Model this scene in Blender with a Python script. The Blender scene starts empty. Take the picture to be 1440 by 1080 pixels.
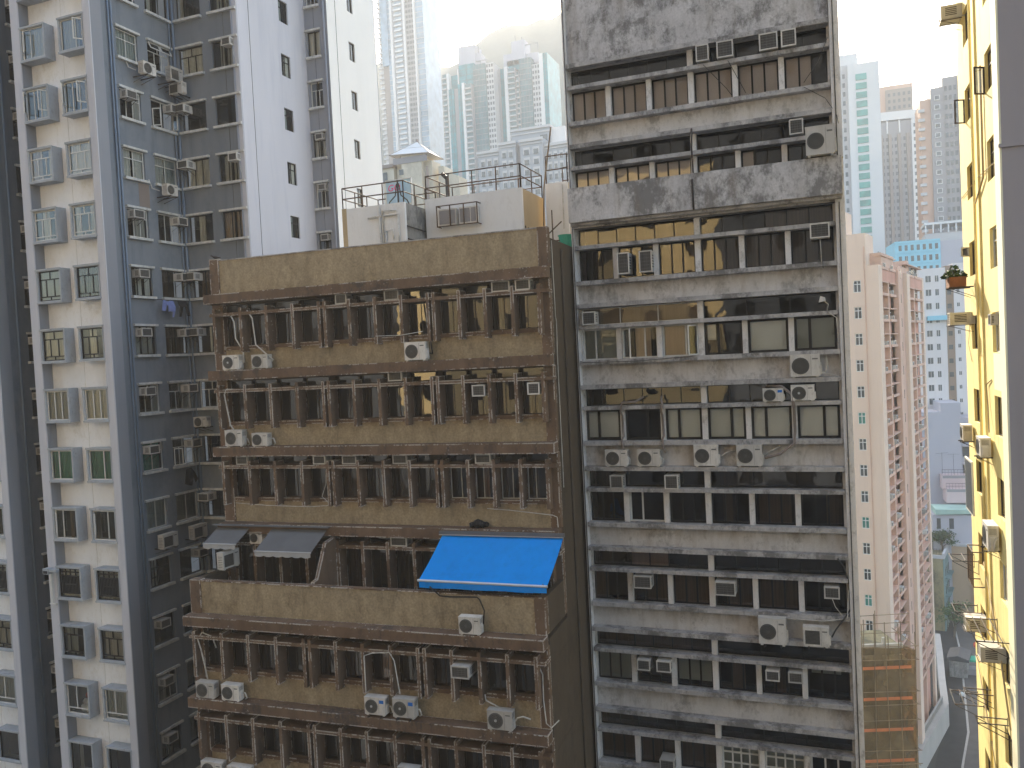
import bpy, math, random
from mathutils import Vector, Matrix

# ---------------------------------------------------------------- camera, sky, sun, exposure
S = bpy.context.scene
COL = S.collection
CAMZ = 52.0
yaw, pit, rol = math.radians(21.17), math.radians(-1.92), math.radians(-2.868)
fw = Vector((-math.sin(yaw) * math.cos(pit), math.cos(yaw) * math.cos(pit), math.sin(pit)))
rt = Vector((math.cos(yaw), math.sin(yaw), 0))
up = rt.cross(fw)
R_ = rt * math.cos(rol) + up * math.sin(rol)
U_ = up * math.cos(rol) - rt * math.sin(rol)
cam = bpy.data.objects.new('camera', bpy.data.cameras.new('camera'))
COL.objects.link(cam)
cam.data.sensor_width = 36.0
cam.data.lens = 36.0 * 1165.0 / 1440.0
cam.data.clip_start = 0.05
cam.data.clip_end = 5000
m = Matrix((R_, U_, -fw)).transposed().to_4x4()
m.translation = Vector((0, 0, CAMZ))
cam.matrix_world = m
S.camera = cam

SUN_AZ, SUN_EL = math.radians(-17.0), math.radians(24.0)   # azimuth from +Y towards +X
sd = Vector((math.sin(SUN_AZ) * math.cos(SUN_EL), math.cos(SUN_AZ) * math.cos(SUN_EL), math.sin(SUN_EL)))
w = bpy.data.worlds.new('World')
S.world = w
w.use_nodes = True
nt = w.node_tree
sky = nt.nodes.new('ShaderNodeTexSky')
sky.sky_type = 'NISHITA'
sky.sun_disc = False
sky.sun_elevation = SUN_EL
sky.sun_rotation = SUN_AZ
sky.altitude = 60
sky.air_density = 1.2
sky.dust_density = 3.0
sky.ozone_density = 1.5
bg = nt.nodes['Background']
bg.inputs['Strength'].default_value = 0.15
nt.links.new(sky.outputs[0], bg.inputs[0])
sl = bpy.data.lights.new('sun', 'SUN')
sl.energy = 5.0
sl.angle = math.radians(0.5)
sl.color = (1.0, 0.89, 0.70)
so = bpy.data.objects.new('sun', sl)
COL.objects.link(so)
so.rotation_euler = (-sd).to_track_quat('-Z', 'Y').to_euler()
so.location = (0, 60, 160)
S.view_settings.view_transform = 'Standard'
S.view_settings.look = 'None'
S.view_settings.exposure = 2.0
S.view_settings.gamma = 1.0
S.view_settings.use_curve_mapping = False
S.cycles.max_bounces = 7
S.cycles.diffuse_bounces = 4
S.cycles.glossy_bounces = 3
S.cycles.transparent_max_bounces = 10
S.cycles.volume_bounces = 1
S.cycles.use_denoising = True
S.cycles.sample_clamp_indirect = 6.0

rnd = random.Random(11)
PI = math.pi

# ---------------------------------------------------------------- materials
MATS = {}


def paint(name, c, rough=0.85, var=0.12, sc=1.2, st=(1, 1, .35), dark=None, da=.6, ds=.5, dt=.52, fine=0.10, fs=30,
          bump=.15, flakes=None, fl=.5, streak=None, sa=.5, band=None, spec=.25, metal=0.0, objrand=0.0, tiles=None):
    if name in MATS:
        return MATS[name]
    m = bpy.data.materials.new(name)
    m.use_nodes = True
    n, l = m.node_tree.nodes, m.node_tree.links
    b = n['Principled BSDF']
    b.inputs['Roughness'].default_value = rough
    b.inputs['Specular IOR Level'].default_value = spec
    b.inputs['Metallic'].default_value = metal
    geo = n.new('ShaderNodeNewGeometry')

    def noise(scale, stretch, detail=4, rough_=.55):
        mp = n.new('ShaderNodeMapping')
        mp.inputs['Scale'].default_value = stretch
        l.new(geo.outputs['Position'], mp.inputs['Vector'])
        t = n.new('ShaderNodeTexNoise')
        t.inputs['Scale'].default_value = scale
        t.inputs['Detail'].default_value = detail
        t.inputs['Roughness'].default_value = rough_
        l.new(mp.outputs[0], t.inputs['Vector'])
        return t.outputs['Fac']

    def ramp(f, a, z):
        r = n.new('ShaderNodeMapRange')
        r.inputs['From Min'].default_value = a
        r.inputs['From Max'].default_value = z
        l.new(f, r.inputs['Value'])
        return r.outputs[0]

    def mul(a, k):
        q = n.new('ShaderNodeMath')
        q.operation = 'MULTIPLY'
        l.new(a, q.inputs[0])
        if isinstance(k, (int, float)):
            q.inputs[1].default_value = k
        else:
            l.new(k, q.inputs[1])
        return q.outputs[0]

    def mix(fac, a, z):
        q = n.new('ShaderNodeMix')
        q.data_type = 'RGBA'
        l.new(fac, q.inputs['Factor'])
        for i, v in ((6, a), (7, z)):
            if isinstance(v, tuple):
                q.inputs[i].default_value = (*v, 1)
            else:
                l.new(v, q.inputs[i])
        return q.outputs[2]
    lo = tuple(x * (1 - var) for x in c)
    hi = tuple(min(1, x * (1 + var)) for x in c)
    col = mix(ramp(noise(sc, st), .3, .7), lo, hi)
    if objrand:
        oi = n.new('ShaderNodeObjectInfo')
        hs = n.new('ShaderNodeHueSaturation')
        v = n.new('ShaderNodeMapRange')
        v.inputs['To Min'].default_value = 1 - objrand
        v.inputs['To Max'].default_value = 1 + objrand
        l.new(oi.outputs['Random'], v.inputs['Value'])
        l.new(v.outputs[0], hs.inputs['Value'])
        l.new(col, hs.inputs['Color'])
        col = hs.outputs[0]
    if dark:
        col = mix(mul(ramp(noise(ds, (1, 1, .7), 8, .78), dt, dt + .10), da), col, dark)
        col = mix(mul(ramp(noise(ds * 5.3, (1, 1, .45), 6, .7), .54, .66), da * .55), col, dark)
    if streak:
        col = mix(mul(ramp(noise(2.2, (1, 1, .10), 5, .6), .52, .72), sa), col, streak)
    if band:                       # rain dirt that gathers along the ledge line of every storey: (z of a line, storey height, phase of most dirt, phase of none)
        z0, per, pa, pb, bc, ba = band
        sx = n.new('ShaderNodeSeparateXYZ')
        l.new(geo.outputs['Position'], sx.inputs[0])
        q = n.new('ShaderNodeMath')
        q.operation = 'SUBTRACT'
        l.new(sx.outputs['Z'], q.inputs[0])
        q.inputs[1].default_value = z0
        q2 = n.new('ShaderNodeMath')
        q2.operation = 'DIVIDE'
        l.new(q.outputs[0], q2.inputs[0])
        q2.inputs[1].default_value = per
        q3 = n.new('ShaderNodeMath')
        q3.operation = 'FRACT'
        l.new(q2.outputs[0], q3.inputs[0])
        edge_ = ramp(q3.outputs[0], pb, pa)
        col = mix(mul(mul(edge_, ramp(noise(1.7, (1, 1, .25), 6, .7), .40, .62)), ba), col, bc)
    f = noise(fs, (1, 1, 1), 3)
    if fine:
        col = mix(mul(ramp(f, .35, .65), fine), col, tuple(x * .35 for x in c))
    if flakes:
        bv = n.new('ShaderNodeBevel')
        bv.samples = 3
        bv.inputs['Radius'].default_value = .075
        dp = n.new('ShaderNodeVectorMath')
        dp.operation = 'DOT_PRODUCT'
        l.new(bv.outputs[0], dp.inputs[0])
        l.new(geo.outputs['Normal'], dp.inputs[1])
        edge = n.new('ShaderNodeMapRange')
        edge.inputs['From Min'].default_value = .985
        edge.inputs['From Max'].default_value = .93
        l.new(dp.outputs['Value'], edge.inputs['Value'])
        e1 = mul(edge.outputs[0], ramp(mul(noise(9, (1, 1, .8), 4, .7), noise(1.3, (1, 1, 1), 2)), .235, .262))
        spots = ramp(noise(11, (1, 1, 1), 4, .7), .64, .665)
        big = mul(spots, ramp(noise(.9, (1, 1, 1), 3), .52, .62))
        mx = n.new('ShaderNodeMath')
        mx.operation = 'MAXIMUM'
        l.new(e1, mx.inputs[0])
        l.new(mul(big, .8), mx.inputs[1])
        col = mix(mul(mx.outputs[0], fl), col, flakes)
    l.new(col, b.inputs['Base Color'])
    if bump:
        bp = n.new('ShaderNodeBump')
        bp.inputs['Strength'].default_value = bump
        bp.inputs['Distance'].default_value = .02
        l.new(f, bp.inputs['Height'])
        l.new(bp.outputs[0], b.inputs['Normal'])
    MATS[name] = m
    return m


def glass(name, tint=(.55, .58, .6), refl=.10, rough=.02):
    m = bpy.data.materials.new(name)
    m.use_nodes = True
    n, l = m.node_tree.nodes, m.node_tree.links
    n.remove(n['Principled BSDF'])
    out = n['Material Output']
    tr = n.new('ShaderNodeBsdfTransparent')
    tr.inputs[0].default_value = (*tint, 1)
    gl = n.new('ShaderNodeBsdfGlossy')
    gl.inputs['Roughness'].default_value = rough
    gl.inputs[0].default_value = (.95, .97, 1, 1)
    lw = n.new('ShaderNodeFresnel')
    lw.inputs['IOR'].default_value = 1.5
    geo = n.new('ShaderNodeNewGeometry')
    ns = n.new('ShaderNodeTexNoise')
    ns.inputs['Scale'].default_value = .9
    l.new(geo.outputs['Position'], ns.inputs['Vector'])
    bp = n.new('ShaderNodeBump')
    bp.inputs['Strength'].default_value = .35
    bp.inputs['Distance'].default_value = .02
    l.new(ns.outputs['Fac'], bp.inputs['Height'])
    l.new(bp.outputs[0], gl.inputs['Normal'])
    ad = n.new('ShaderNodeMath')
    ad.operation = 'ADD'
    ad.inputs[1].default_value = refl
    l.new(lw.outputs[0], ad.inputs[0])
    mx = n.new('ShaderNodeMixShader')
    l.new(ad.outputs[0], mx.inputs[0])
    l.new(tr.outputs[0], mx.inputs[1])
    l.new(gl.outputs[0], mx.inputs[2])
    l.new(mx.outputs[0], out.inputs[0])
    MATS[name] = m
    return m


M = lambda k: MATS[k]
paint('tower_blue', (.22, .245, .28), var=.10, sc=.5, st=(1, 1, .15), dark=(.11, .14, .18), da=.35, ds=.25, streak=(.12, .14, .17), sa=.45, fine=.06)
paint('tower_mid', (.28, .295, .33), var=.08, sc=.5, st=(1, 1, .2), streak=(.18, .20, .26), sa=.2, fine=.05)
paint('tower_pale', (.58, .585, .635), var=.05, sc=.4, st=(1, 1, .15), streak=(.36, .39, .48), sa=.3, fine=.04)
paint('tower_cream', (.88, .885, .90), var=.06, sc=.8, dark=(.58, .54, .46), da=.4, ds=.9, dt=.56, fine=.05)
paint('tower_white', (.84, .83, .80), var=.03, sc=.4, streak=(.72, .70, .66), sa=.2, fine=.03)
paint('bay_paint', (.41, .44, .48), var=.10, sc=2, dark=(.24, .25, .26), da=.6, ds=2.5, dt=.55)
paint('sill_white', (.62, .62, .60), var=.15, sc=4, dark=(.30, .29, .27), da=.7, ds=3, dt=.55)
paint('tan_render', (.40, .32, .21), var=.16, sc=2.5, st=(1, 1, .5), dark=(.13, .10, .065), da=.55, ds=.55, dt=.54, streak=(.17, .13, .08), sa=.4, fine=.4, fs=13, bump=.6, band=(48.79 - .4, 3.23, .0, .16, (.10, .075, .05), .75))
paint('brown_paint', (.16, .105, .07), var=.2, sc=2, dark=(.07, .055, .045), da=.7, ds=1.1, dt=.55, flakes=(.78, .74, .69), fl=.9, fine=.12)
paint('brown_ledge', (.16, .103, .068), var=.22, sc=1.6, dark=(.055, .05, .048), da=.75, ds=.8, dt=.52, flakes=(.78, .74, .69), fl=.9, streak=(.08, .06, .05), sa=.45, fine=.12)
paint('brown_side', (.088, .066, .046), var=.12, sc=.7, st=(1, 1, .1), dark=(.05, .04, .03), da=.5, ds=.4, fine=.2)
paint('window_brown', (.06, .04, .028), var=.2, sc=3, rough=.6)
paint('grey_wall', (.63, .61, .60), var=.10, sc=1.2, st=(1, 1, .5), dark=(.19, .18, .17), da=.62, ds=.75, dt=.53, streak=(.33, .28, .23), sa=.5, fine=.12, fs=18, band=(50.69 - 2.43 - 3.27, 3.27, 1.0, .84, (.27, .215, .16), .8))
paint('grey_stained', (.57, .555, .56), var=.16, sc=1.6, st=(1, 1, .5), dark=(.12, .115, .11), da=.78, ds=.75, dt=.485, streak=(.20, .16, .12), sa=.5, fine=.22, fs=14)
paint('grey_ledge', (.47, .455, .455), var=.2, sc=2.5, st=(1, 1, 1), dark=(.10, .097, .094), da=.75, ds=.9, dt=.49, fine=.2, fs=16)
paint('grey_column', (.76, .74, .73), var=.10, sc=2, dark=(.22, .2, .18), da=.5, ds=1.2, dt=.56)
paint('pipe_dark', (.06, .06, .062), var=.2, rough=.6)
paint('pipe_blue', (.19, .24, .31), var=.15, rough=.7)
paint('pipe_white', (.62, .60, .56), var=.15, sc=5, rough=.6, dark=(.3, .28, .25), da=.6, ds=4)
paint('ac_white', (.58, .56, .53), var=.06, sc=3, rough=.5, dark=(.36, .33, .29), da=.55, ds=2.2, dt=.54, streak=(.4, .36, .3), sa=.45, fine=.02, bump=0, objrand=.25)
paint('ac_dark', (.085, .08, .076), var=.15, sc=8, rough=.6, bump=0)
paint('ac_coil', (.15, .15, .145), var=.3, sc=14, st=(1, 1, 6), rough=.55, bump=.3, fs=60)
paint('badge_blue', (.02, .16, .55), var=.02, rough=.4, bump=0, fine=0)
paint('steel_dark', (.045, .04, .038), var=.3, sc=6, rough=.6, dark=(.16, .07, .03), da=.5, ds=5)
paint('frame_white', (.66, .66, .64), var=.06, sc=5, rough=.5, bump=0, fine=.03)
paint('frame_dark', (.028, .027, .028), var=.2, sc=5, rough=.45, bump=0)
paint('frame_bronze', (.075, .055, .043), var=.2, sc=5, rough=.5, bump=0)
paint('room', (.020, .018, .017), var=.6, sc=.9, st=(1, 1, 1), rough=.9, bump=0)  # near-black, stands for the darkness of unlit rooms behind the glass
paint('room_warm', (.022, .014, .009), var=.7, sc=.7, st=(1, 1, 1), rough=.9, bump=0)  # very dark brown, the unlit office depth put into colour
paint('curtain_pale', (.66, .65, .61), var=.12, sc=5, st=(3, 3, .1), rough=.9, bump=0, objrand=.35)
paint('curtain_warm', (.42, .33, .26), var=.12, sc=5, st=(3, 3, .1), rough=.9, bump=0, objrand=.25)
paint('curtain_brown', (.085, .058, .04), var=.3, sc=5, st=(3, 3, .1), rough=.9, bump=0, objrand=.5)
paint('blind_white', (.86, .89, .91), var=.03, sc=2, rough=.8, bump=0, objrand=.08)
paint('blind_rose', (.62, .535, .52), var=.06, sc=2, rough=.8, bump=0, objrand=.10)
paint('blind_slate', (.40, .43, .42), var=.05, sc=2, rough=.8, bump=0, objrand=.1)
paint('green_film', (.10, .30, .24), var=.1, sc=1, rough=.7, bump=0)
paint('awning_blue', (.005, .27, .83), var=.05, sc=2.0, st=(1, 1, .3), rough=.8, spec=.1, fine=.05, fs=50, bump=.1, dark=(.004, .21, .66), da=.5, ds=.8)
paint('wing_yellow', (.70, .52, .26), var=.06, sc=.5)
paint('drab_wall', (.085, .088, .095), var=.2, sc=.3)
paint('awning_grey', (.135, .14, .15), var=.08, sc=2, rough=.8, fine=.1, fs=60, bump=.1)
paint('awning_hem', (.42, .43, .45), var=.05, sc=2, rough=.8)
paint('alu', (.62, .63, .64), var=.05, sc=3, rough=.35, metal=.6, bump=0)
paint('roof_white', (.78, .78, .78), var=.04, sc=.8, dark=(.55, .54, .52), da=.4, ds=.8, dt=.58, streak=(.60, .57, .52), sa=.25, fine=.05)
paint('roof_grey', (.30, .29, .27), var=.2, sc=1, dark=(.10, .10, .10), da=.7, ds=.9, dt=.5, streak=(.12, .12, .12), sa=.6, fine=.15)
paint('roof_tan', (.46, .36, .22), var=.1, sc=1, fine=.15)
paint('rust_rail', (.085, .058, .042), var=.4, sc=6, rough=.7, dark=(.20, .09, .04), da=.5, ds=4)
paint('yellow_wall', (.92, .77, .34), var=.07, sc=.5, st=(1, 1, .2), dark=(.70, .52, .20), da=.5, ds=.35, dt=.53, streak=(.55, .38, .15), sa=.45, fine=.05)
paint('cream_edge', (.92, .86, .62), var=.03, sc=.5, fine=.03)
paint('lilac_wall', (.38, .345, .35), var=.06, sc=.4, st=(1, 1, .15), streak=(.30, .27, .27), sa=.35, fine=.08)
paint('terracotta', (.23, .10, .055), var=.15, sc=6)
paint('leaf', (.055, .105, .03), var=.4, sc=4, st=(1, 1, 1), rough=.6, bump=0, objrand=.2)
paint('bark', (.10, .075, .05), var=.3, sc=5)
paint('pink_pale', (.66, .52, .42), var=.05, sc=.3, st=(1, 1, .2), streak=(.48, .36, .29), sa=.25, fine=.05)
paint('pink_deep', (.53, .29, .225), var=.14, sc=.4, st=(1, 1, .5), fine=.08)
paint('pink_mid', (.60, .41, .325), var=.08, sc=.4, st=(1, 1, .5), dark=(.36, .24, .18), da=.4, ds=.3)
paint('far_win', (.06, .07, .075), var=.5, sc=.6, st=(1, 1, 1), rough=.25, spec=.6, bump=0)
paint('far_win_green', (.06, .24, .20), var=.4, sc=.3, st=(1, 1, 1), rough=.25, spec=.6, bump=0)
paint('teal_glass', (.012, .19, .225), var=.4, sc=.25, st=(1, 1, 1), rough=.4, spec=.3, bump=0)
paint('teal_dark', (.05, .135, .155), var=.35, sc=.25, st=(1, 1, 1), rough=.4, spec=.3, bump=0)
paint('sky_glass', (.20, .29, .37), var=.35, sc=.2, st=(1, 1, 1), rough=.2, spec=.7, bump=0)
paint('conc_pale', (.46, .45, .45), var=.05, sc=.1, bump=0)
paint('conc_mid', (.27, .26, .27), var=.06, sc=.1, bump=0)
paint('conc_taupe', (.25, .21, .19), var=.06, sc=.1, bump=0)
paint('conc_white', (.62, .61, .60), var=.04, sc=.1, bump=0)
paint('conc_rose', (.50, .33, .25), var=.06, sc=.1, bump=0)
paint('grey_blue', (.30, .32, .35), var=.06, sc=.15, bump=0, streak=(.32, .34, .36), sa=.3)
paint('old_cream', (.52, .47, .38), var=.1, sc=.4, dark=(.33, .29, .23), da=.5, ds=.25)
paint('sky_blue_wall', (.26, .55, .66), var=.06, sc=.2, bump=0)
paint('slab_white', (.66, .62, .60), var=.06, sc=.2, bump=0, streak=(.50, .46, .43), sa=.3)
paint('slab_brown', (.26, .19, .14), var=.1, sc=.3, bump=0)
paint('lilac_pale', (.42, .41, .45), var=.04, sc=.2, bump=0)
paint('rose_pale', (.58, .45, .45), var=.06, sc=.2, bump=0)
paint('mint', (.36, .50, .43), var=.1, sc=.5, bump=0)
paint('moss_wall', (.26, .22, .12), var=.25, sc=.5, dark=(.08, .075, .05), da=.8, ds=.3, dt=.5)
paint('teal_wall', (.17, .25, .24), var=.2, sc=.5, dark=(.08, .10, .10), da=.6, ds=.3)
paint('peach_wall', (.50, .36, .24), var=.1, sc=.3)
paint('asphalt', (.034, .033, .032), var=.2, sc=.6, st=(1, 1, 1), fine=.3, fs=8)
paint('pavement', (.085, .08, .075), var=.15, sc=.8, st=(1, 1, 1), fine=.2)
paint('ground', (.05, .048, .045), var=.2, sc=.1, st=(1, 1, 1))
paint('kerb_paint', (.42, .41, .38), var=.1, sc=2)
paint('parapet_white', (.38, .36, .33), var=.08, sc=.5, dark=(.35, .33, .3), da=.5, ds=.4)
paint('bamboo', (.22, .155, .085), var=.45, sc=1.1, st=(1, 1, .5), rough=.6)
paint('net_orange', (.55, .17, .06), var=.1, sc=1)
paint('hill_green', (.045, .06, .035), var=.5, sc=.03, st=(1, 1, 1), bump=0, fine=.4, fs=.2)
paint('blue_cloth', (.24, .30, .62), var=.12, sc=8)
paint('black_cloth', (.02, .02, .025), var=.2, sc=8)
paint('black_plastic', (.018, .018, .02), var=.2, sc=5, rough=.4)
paint('green_plastic', (.03, .35, .22), var=.15, sc=3, rough=.6)
paint('sign_sky', (.48, .66, .78), var=.15, sc=1.5, rough=.5, bump=0, fine=0)
paint('sign_pink', (.85, .10, .28), var=.02, rough=.5, bump=0, fine=0)
paint('skin', (.45, .28, .2), var=.05)
paint('red_thing', (.45, .06, .03), var=.1)
paint('bird_grey', (.06, .06, .07), var=.2)
glass('pane_clear', (.84, .87, .87), .035)
glass('pane_dark', (.55, .50, .46), .09, .012)
glass('pane_frost', (.80, .84, .83), .04)


def net_mat():
    m = bpy.data.materials.new('scaffold_net')
    m.use_nodes = True
    n, l = m.node_tree.nodes, m.node_tree.links
    b = n['Principled BSDF']
    b.inputs['Roughness'].default_value = .9
    tr = n.new('ShaderNodeBsdfTransparent')
    tr.inputs[0].default_value = (.8, .66, .42, 1)
    mx = n.new('ShaderNodeMixShader')
    geo = n.new('ShaderNodeNewGeometry')
    ns = n.new('ShaderNodeTexNoise')
    ns.inputs['Scale'].default_value = .5
    l.new(geo.outputs['Position'], ns.inputs['Vector'])
    mr = n.new('ShaderNodeMapRange')
    mr.inputs['From Min'].default_value = .35
    mr.inputs['From Max'].default_value = .65
    mr.inputs['To Min'].default_value = .25
    mr.inputs['To Max'].default_value = .85
    l.new(ns.outputs['Fac'], mr.inputs['Value'])
    b.inputs['Base Color'].default_value = (.20, .135, .06, 1)
    l.new(mr.outputs[0], mx.inputs[0])
    l.new(tr.outputs[0], mx.inputs[1])
    l.new(b.outputs[0], mx.inputs[2])
    l.new(mx.outputs[0], n['Material Output'].inputs[0])
    MATS['scaffold_net'] = m


net_mat()


# ---------------------------------------------------------------- mesh helpers
class MB:
    def __init__(s):
        s.v, s.f, s.m = [], [], []

    def quad(s, pts, mi=0):
        k = len(s.v)
        s.v += [tuple(p) for p in pts]
        s.f.append(tuple(range(k, k + len(pts))))
        s.m.append(mi)
        return s

    def box(s, x0, x1, y0, y1, z0, z1, mi=0):
        k = len(s.v)
        s.v += [(x0, y0, z0), (x1, y0, z0), (x1, y1, z0), (x0, y1, z0), (x0, y0, z1), (x1, y0, z1), (x1, y1, z1), (x0, y1, z1)]
        s.f += [(k, k + 3, k + 2, k + 1), (k + 4, k + 5, k + 6, k + 7), (k, k + 1, k + 5, k + 4), (k + 1, k + 2, k + 6, k + 5), (k + 2, k + 3, k + 7, k + 6), (k + 3, k, k + 4, k + 7)]
        s.m += [mi] * 6
        return s

    def bar(s, a, b, r, mi=0):
        return s.tube([a, b], r, 4, mi)

    def tube(s, pts, r, n=6, mi=0):
        pts = [Vector(p) for p in pts]
        k = len(s.v)
        N = len(pts)
        ref = None
        for i, p in enumerate(pts):
            d = (pts[min(i + 1, N - 1)] - pts[max(i - 1, 0)]).normalized()
            if ref is None:
                ref = Vector((0, 0, 1)) if abs(d.z) < .9 else Vector((1, 0, 0))
            a = d.cross(ref)
            if a.length < 1e-4:
                a = d.cross(Vector((1, .3, 0)))
            a.normalize()
            b = d.cross(a).normalized()
            ref = a.cross(d)
            for j in range(n):
                t = 2 * PI * (j + .5) / n
                s.v.append(tuple(p + a * (r * math.cos(t)) + b * (r * math.sin(t))))
        for i in range(N - 1):
            for j in range(n):
                q = (j + 1) % n
                s.f.append((k + i * n + j, k + i * n + q, k + (i + 1) * n + q, k + (i + 1) * n + j))
                s.m.append(mi)
        s.f.append(tuple(k + j for j in range(n))[::-1])
        s.f.append(tuple(k + (N - 1) * n + j for j in range(n)))
        s.m += [mi, mi]
        return s

    def cyl(s, cx, cz, r, y0, y1, n=16, mi=0):      # axis along y
        k = len(s.v)
        for y in (y0, y1):
            for j in range(n):
                t = 2 * PI * j / n
                s.v.append((cx + r * math.cos(t), y, cz + r * math.sin(t)))
        for j in range(n):
            q = (j + 1) % n
            s.f.append((k + j, k + q, k + n + q, k + n + j))
            s.m.append(mi)
        s.f.append(tuple(k + j for j in range(n)))
        s.f.append(tuple(k + n + j for j in range(n))[::-1])
        s.m += [mi, mi]
        return s

    def ring(s, cx, cz, r, t, y0, y1, n=18, mi=0):
        k = len(s.v)
        for j in range(n):
            a = 2 * PI * j / n
            for (rr, y) in ((r - t, y0), (r + t, y0), (r + t, y1), (r - t, y1)):
                s.v.append((cx + rr * math.cos(a), y, cz + rr * math.sin(a)))
        for j in range(n):
            q = (j + 1) % n
            for e in range(3):
                s.f.append((k + 4 * j + e, k + 4 * q + e, k + 4 * q + e + 1, k + 4 * j + e + 1))
                s.m.append(mi)
        return s

    def prism(s, poly, y0, y1, mi=0):               # poly in x,z
        k = len(s.v)
        n = len(poly)
        s.v += [(x, y0, z) for x, z in poly] + [(x, y1, z) for x, z in poly]
        for j in range(n):
            q = (j + 1) % n
            s.f.append((k + j, k + q, k + n + q, k + n + j))
            s.m.append(mi)
        s.f.append(tuple(range(k, k + n))[::-1])
        s.f.append(tuple(range(k + n, k + 2 * n)))
        s.m += [mi, mi]
        return s

    def wall(s, u0, u1, z0, z1, holes, y, dep, mi=0, ri=None):   # a wall face at y with real openings and reveals running in to y+dep
        us = sorted({u0, u1, *[h[0] for h in holes], *[h[1] for h in holes]})
        zs = sorted({z0, z1, *[h[2] for h in holes], *[h[3] for h in holes]})
        us = [u for u in us if u0 <= u <= u1]
        zs = [z for z in zs if z0 <= z <= z1]
        idx = {}

        def V(u, z):
            if (u, z) not in idx:
                idx[(u, z)] = len(s.v)
                s.v.append((u, y, z))
            return idx[(u, z)]
        for i in range(len(us) - 1):
            for j in range(len(zs) - 1):
                cu, cz = (us[i] + us[i + 1]) / 2, (zs[j] + zs[j + 1]) / 2
                if any(h[0] < cu < h[1] and h[2] < cz < h[3] for h in holes):
                    continue
                s.f.append((V(us[i], zs[j]), V(us[i + 1], zs[j]), V(us[i + 1], zs[j + 1]), V(us[i], zs[j + 1])))
                s.m.append(mi)
        ri = mi if ri is None else ri
        for a, b, c, d in holes:
            c2, d2 = max(c, z0), min(d, z1)
            for p, q in (((a, c2), (b, c2)), ((b, c2), (b, d2)), ((b, d2), (a, d2)), ((a, d2), (a, c2))):
                s.quad([(p[0], y, p[1]), (q[0], y, q[1]), (q[0], y + dep, q[1]), (p[0], y + dep, p[1])], ri)
        return s

    def mesh(s, name, mats, smooth=False):
        me = bpy.data.meshes.new(name)
        me.from_pydata(s.v, [], s.f)
        for q in (mats if isinstance(mats, (list, tuple)) else [mats]):
            me.materials.append(M(q) if isinstance(q, str) else q)
        me.polygons.foreach_set('material_index', s.m)
        if smooth:
            me.polygons.foreach_set('use_smooth', [True] * len(s.f))
        me.update()
        return me


def ob(name, me, parent=None, loc=(0, 0, 0), rz=0.0, scale=None, kind=None):
    o = bpy.data.objects.new(name, me)
    COL.objects.link(o)
    o.location = loc
    if rz:
        o.rotation_euler = (0, 0, rz)
    if scale:
        o.scale = scale
    if parent:
        o.parent = parent
    if kind:
        o['kind'] = kind
    return o


def put(name, mb, mats, parent=None, loc=(0, 0, 0), rz=0.0, smooth=False, kind=None):
    return ob(name, mb.mesh(name, mats, smooth), parent, loc, rz, None, kind)


def tag(o, label=None, cat=None, group=None, kind=None):
    if label:
        o['label'] = label
    if cat:
        o['category'] = cat
    if group:
        o['group'] = group
    if kind:
        o['kind'] = kind
    return o


def thing(name, label, cat, loc=(0, 0, 0), rz=0.0, group=None, scale=None):
    o = ob(name, None, None, loc, rz, scale)
    o.empty_display_size = .2
    return tag(o, label, cat, group)


CACHE = {}


def cached(key, fn):
    if key not in CACHE:
        CACHE[key] = fn()
    return CACHE[key]


# ---- window pieces: local x across, y inwards, z up from the sill, front of frame at y = 0
def bars(w, h, verts, hors, t=.035, e=.05, d=.05):
    b = MB()
    b.box(-w / 2, -w / 2 + e, 0, d, 0, h).box(w / 2 - e, w / 2, 0, d, 0, h)
    b.box(-w / 2 + e, w / 2 - e, 0, d, 0, e).box(-w / 2 + e, w / 2 - e, 0, d, h - e, h)
    for z, a, c in hors:
        b.box(-w / 2 + e + a * (w - 2 * e), -w / 2 + e + c * (w - 2 * e), .004, d - .004, z * h - t / 2, z * h + t / 2)
    for x, a, c in verts:
        b.box(-w / 2 + e + x * (w - 2 * e) - t / 2, -w / 2 + e + x * (w - 2 * e) + t / 2, .008, d - .008, max(a * h, e), min(c * h, h - e))
    return b


STY = {
    'grid': ([(.5, .72, 1), (.3, .14, .72), (.7, .14, .72), (.5, 0, .14)], [(.72, 0, 1), (.14, 0, 1)]),
    'duo': ([(.42, .2, 1)], [(.2, 0, 1)]),
    'two': ([(.5, 0, 1)], [(.68, 0, 1)]),
    'tri': ([(1 / 3, 0, 1), (2 / 3, 0, 1)], []),
    'tritop': ([(1 / 3, 0, .68), (2 / 3, 0, .68), (.5, .68, 1)], [(.68, 0, 1)]),
    'pair': ([(.5, 0, 1)], []),
    'slide': ([(.35, 0, 1)], []),
    'slidr': ([(.65, 0, 1)], []),
    'six': ([(i / 6, 0, 1) for i in range(1, 6)], []),
    'three': ([(1 / 3, 0, 1), (2 / 3, 0, 1)], []),
    'one': ([], []),
    'lattice': ([(.25, 0, 1), (.5, 0, 1), (.75, 0, 1)], [(.33, 0, 1), (.66, 0, 1)]),
    'grille': ([(i / 14, .14, .74) for i in range(1, 14)] + [(.5, .74, 1), (.25, .74, 1), (.75, .74, 1)], [(.74, 0, 1), (.14, 0, 1), (.45, .2, .8), (.87, 0, 1)]),
}


def frame_me(w, h, sty, mat, t=.035, e=.05):
    def mk():
        v, hh = STY[sty]
        return bars(w, h, v, hh, t, e).mesh('window_frame', mat)
    return cached(('fr', round(w, 3), round(h, 3), sty, mat, t, e), mk)


def pane_me(w, h, mat):
    return cached(('pn', round(w, 3), round(h, 3), mat), lambda: MB().quad([(-w / 2 + .03, .004, .03), (w / 2 - .03, .004, .03), (w / 2 - .03, .004, h - .03), (-w / 2 + .03, .004, h - .03)]).mesh('pane', mat))


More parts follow.
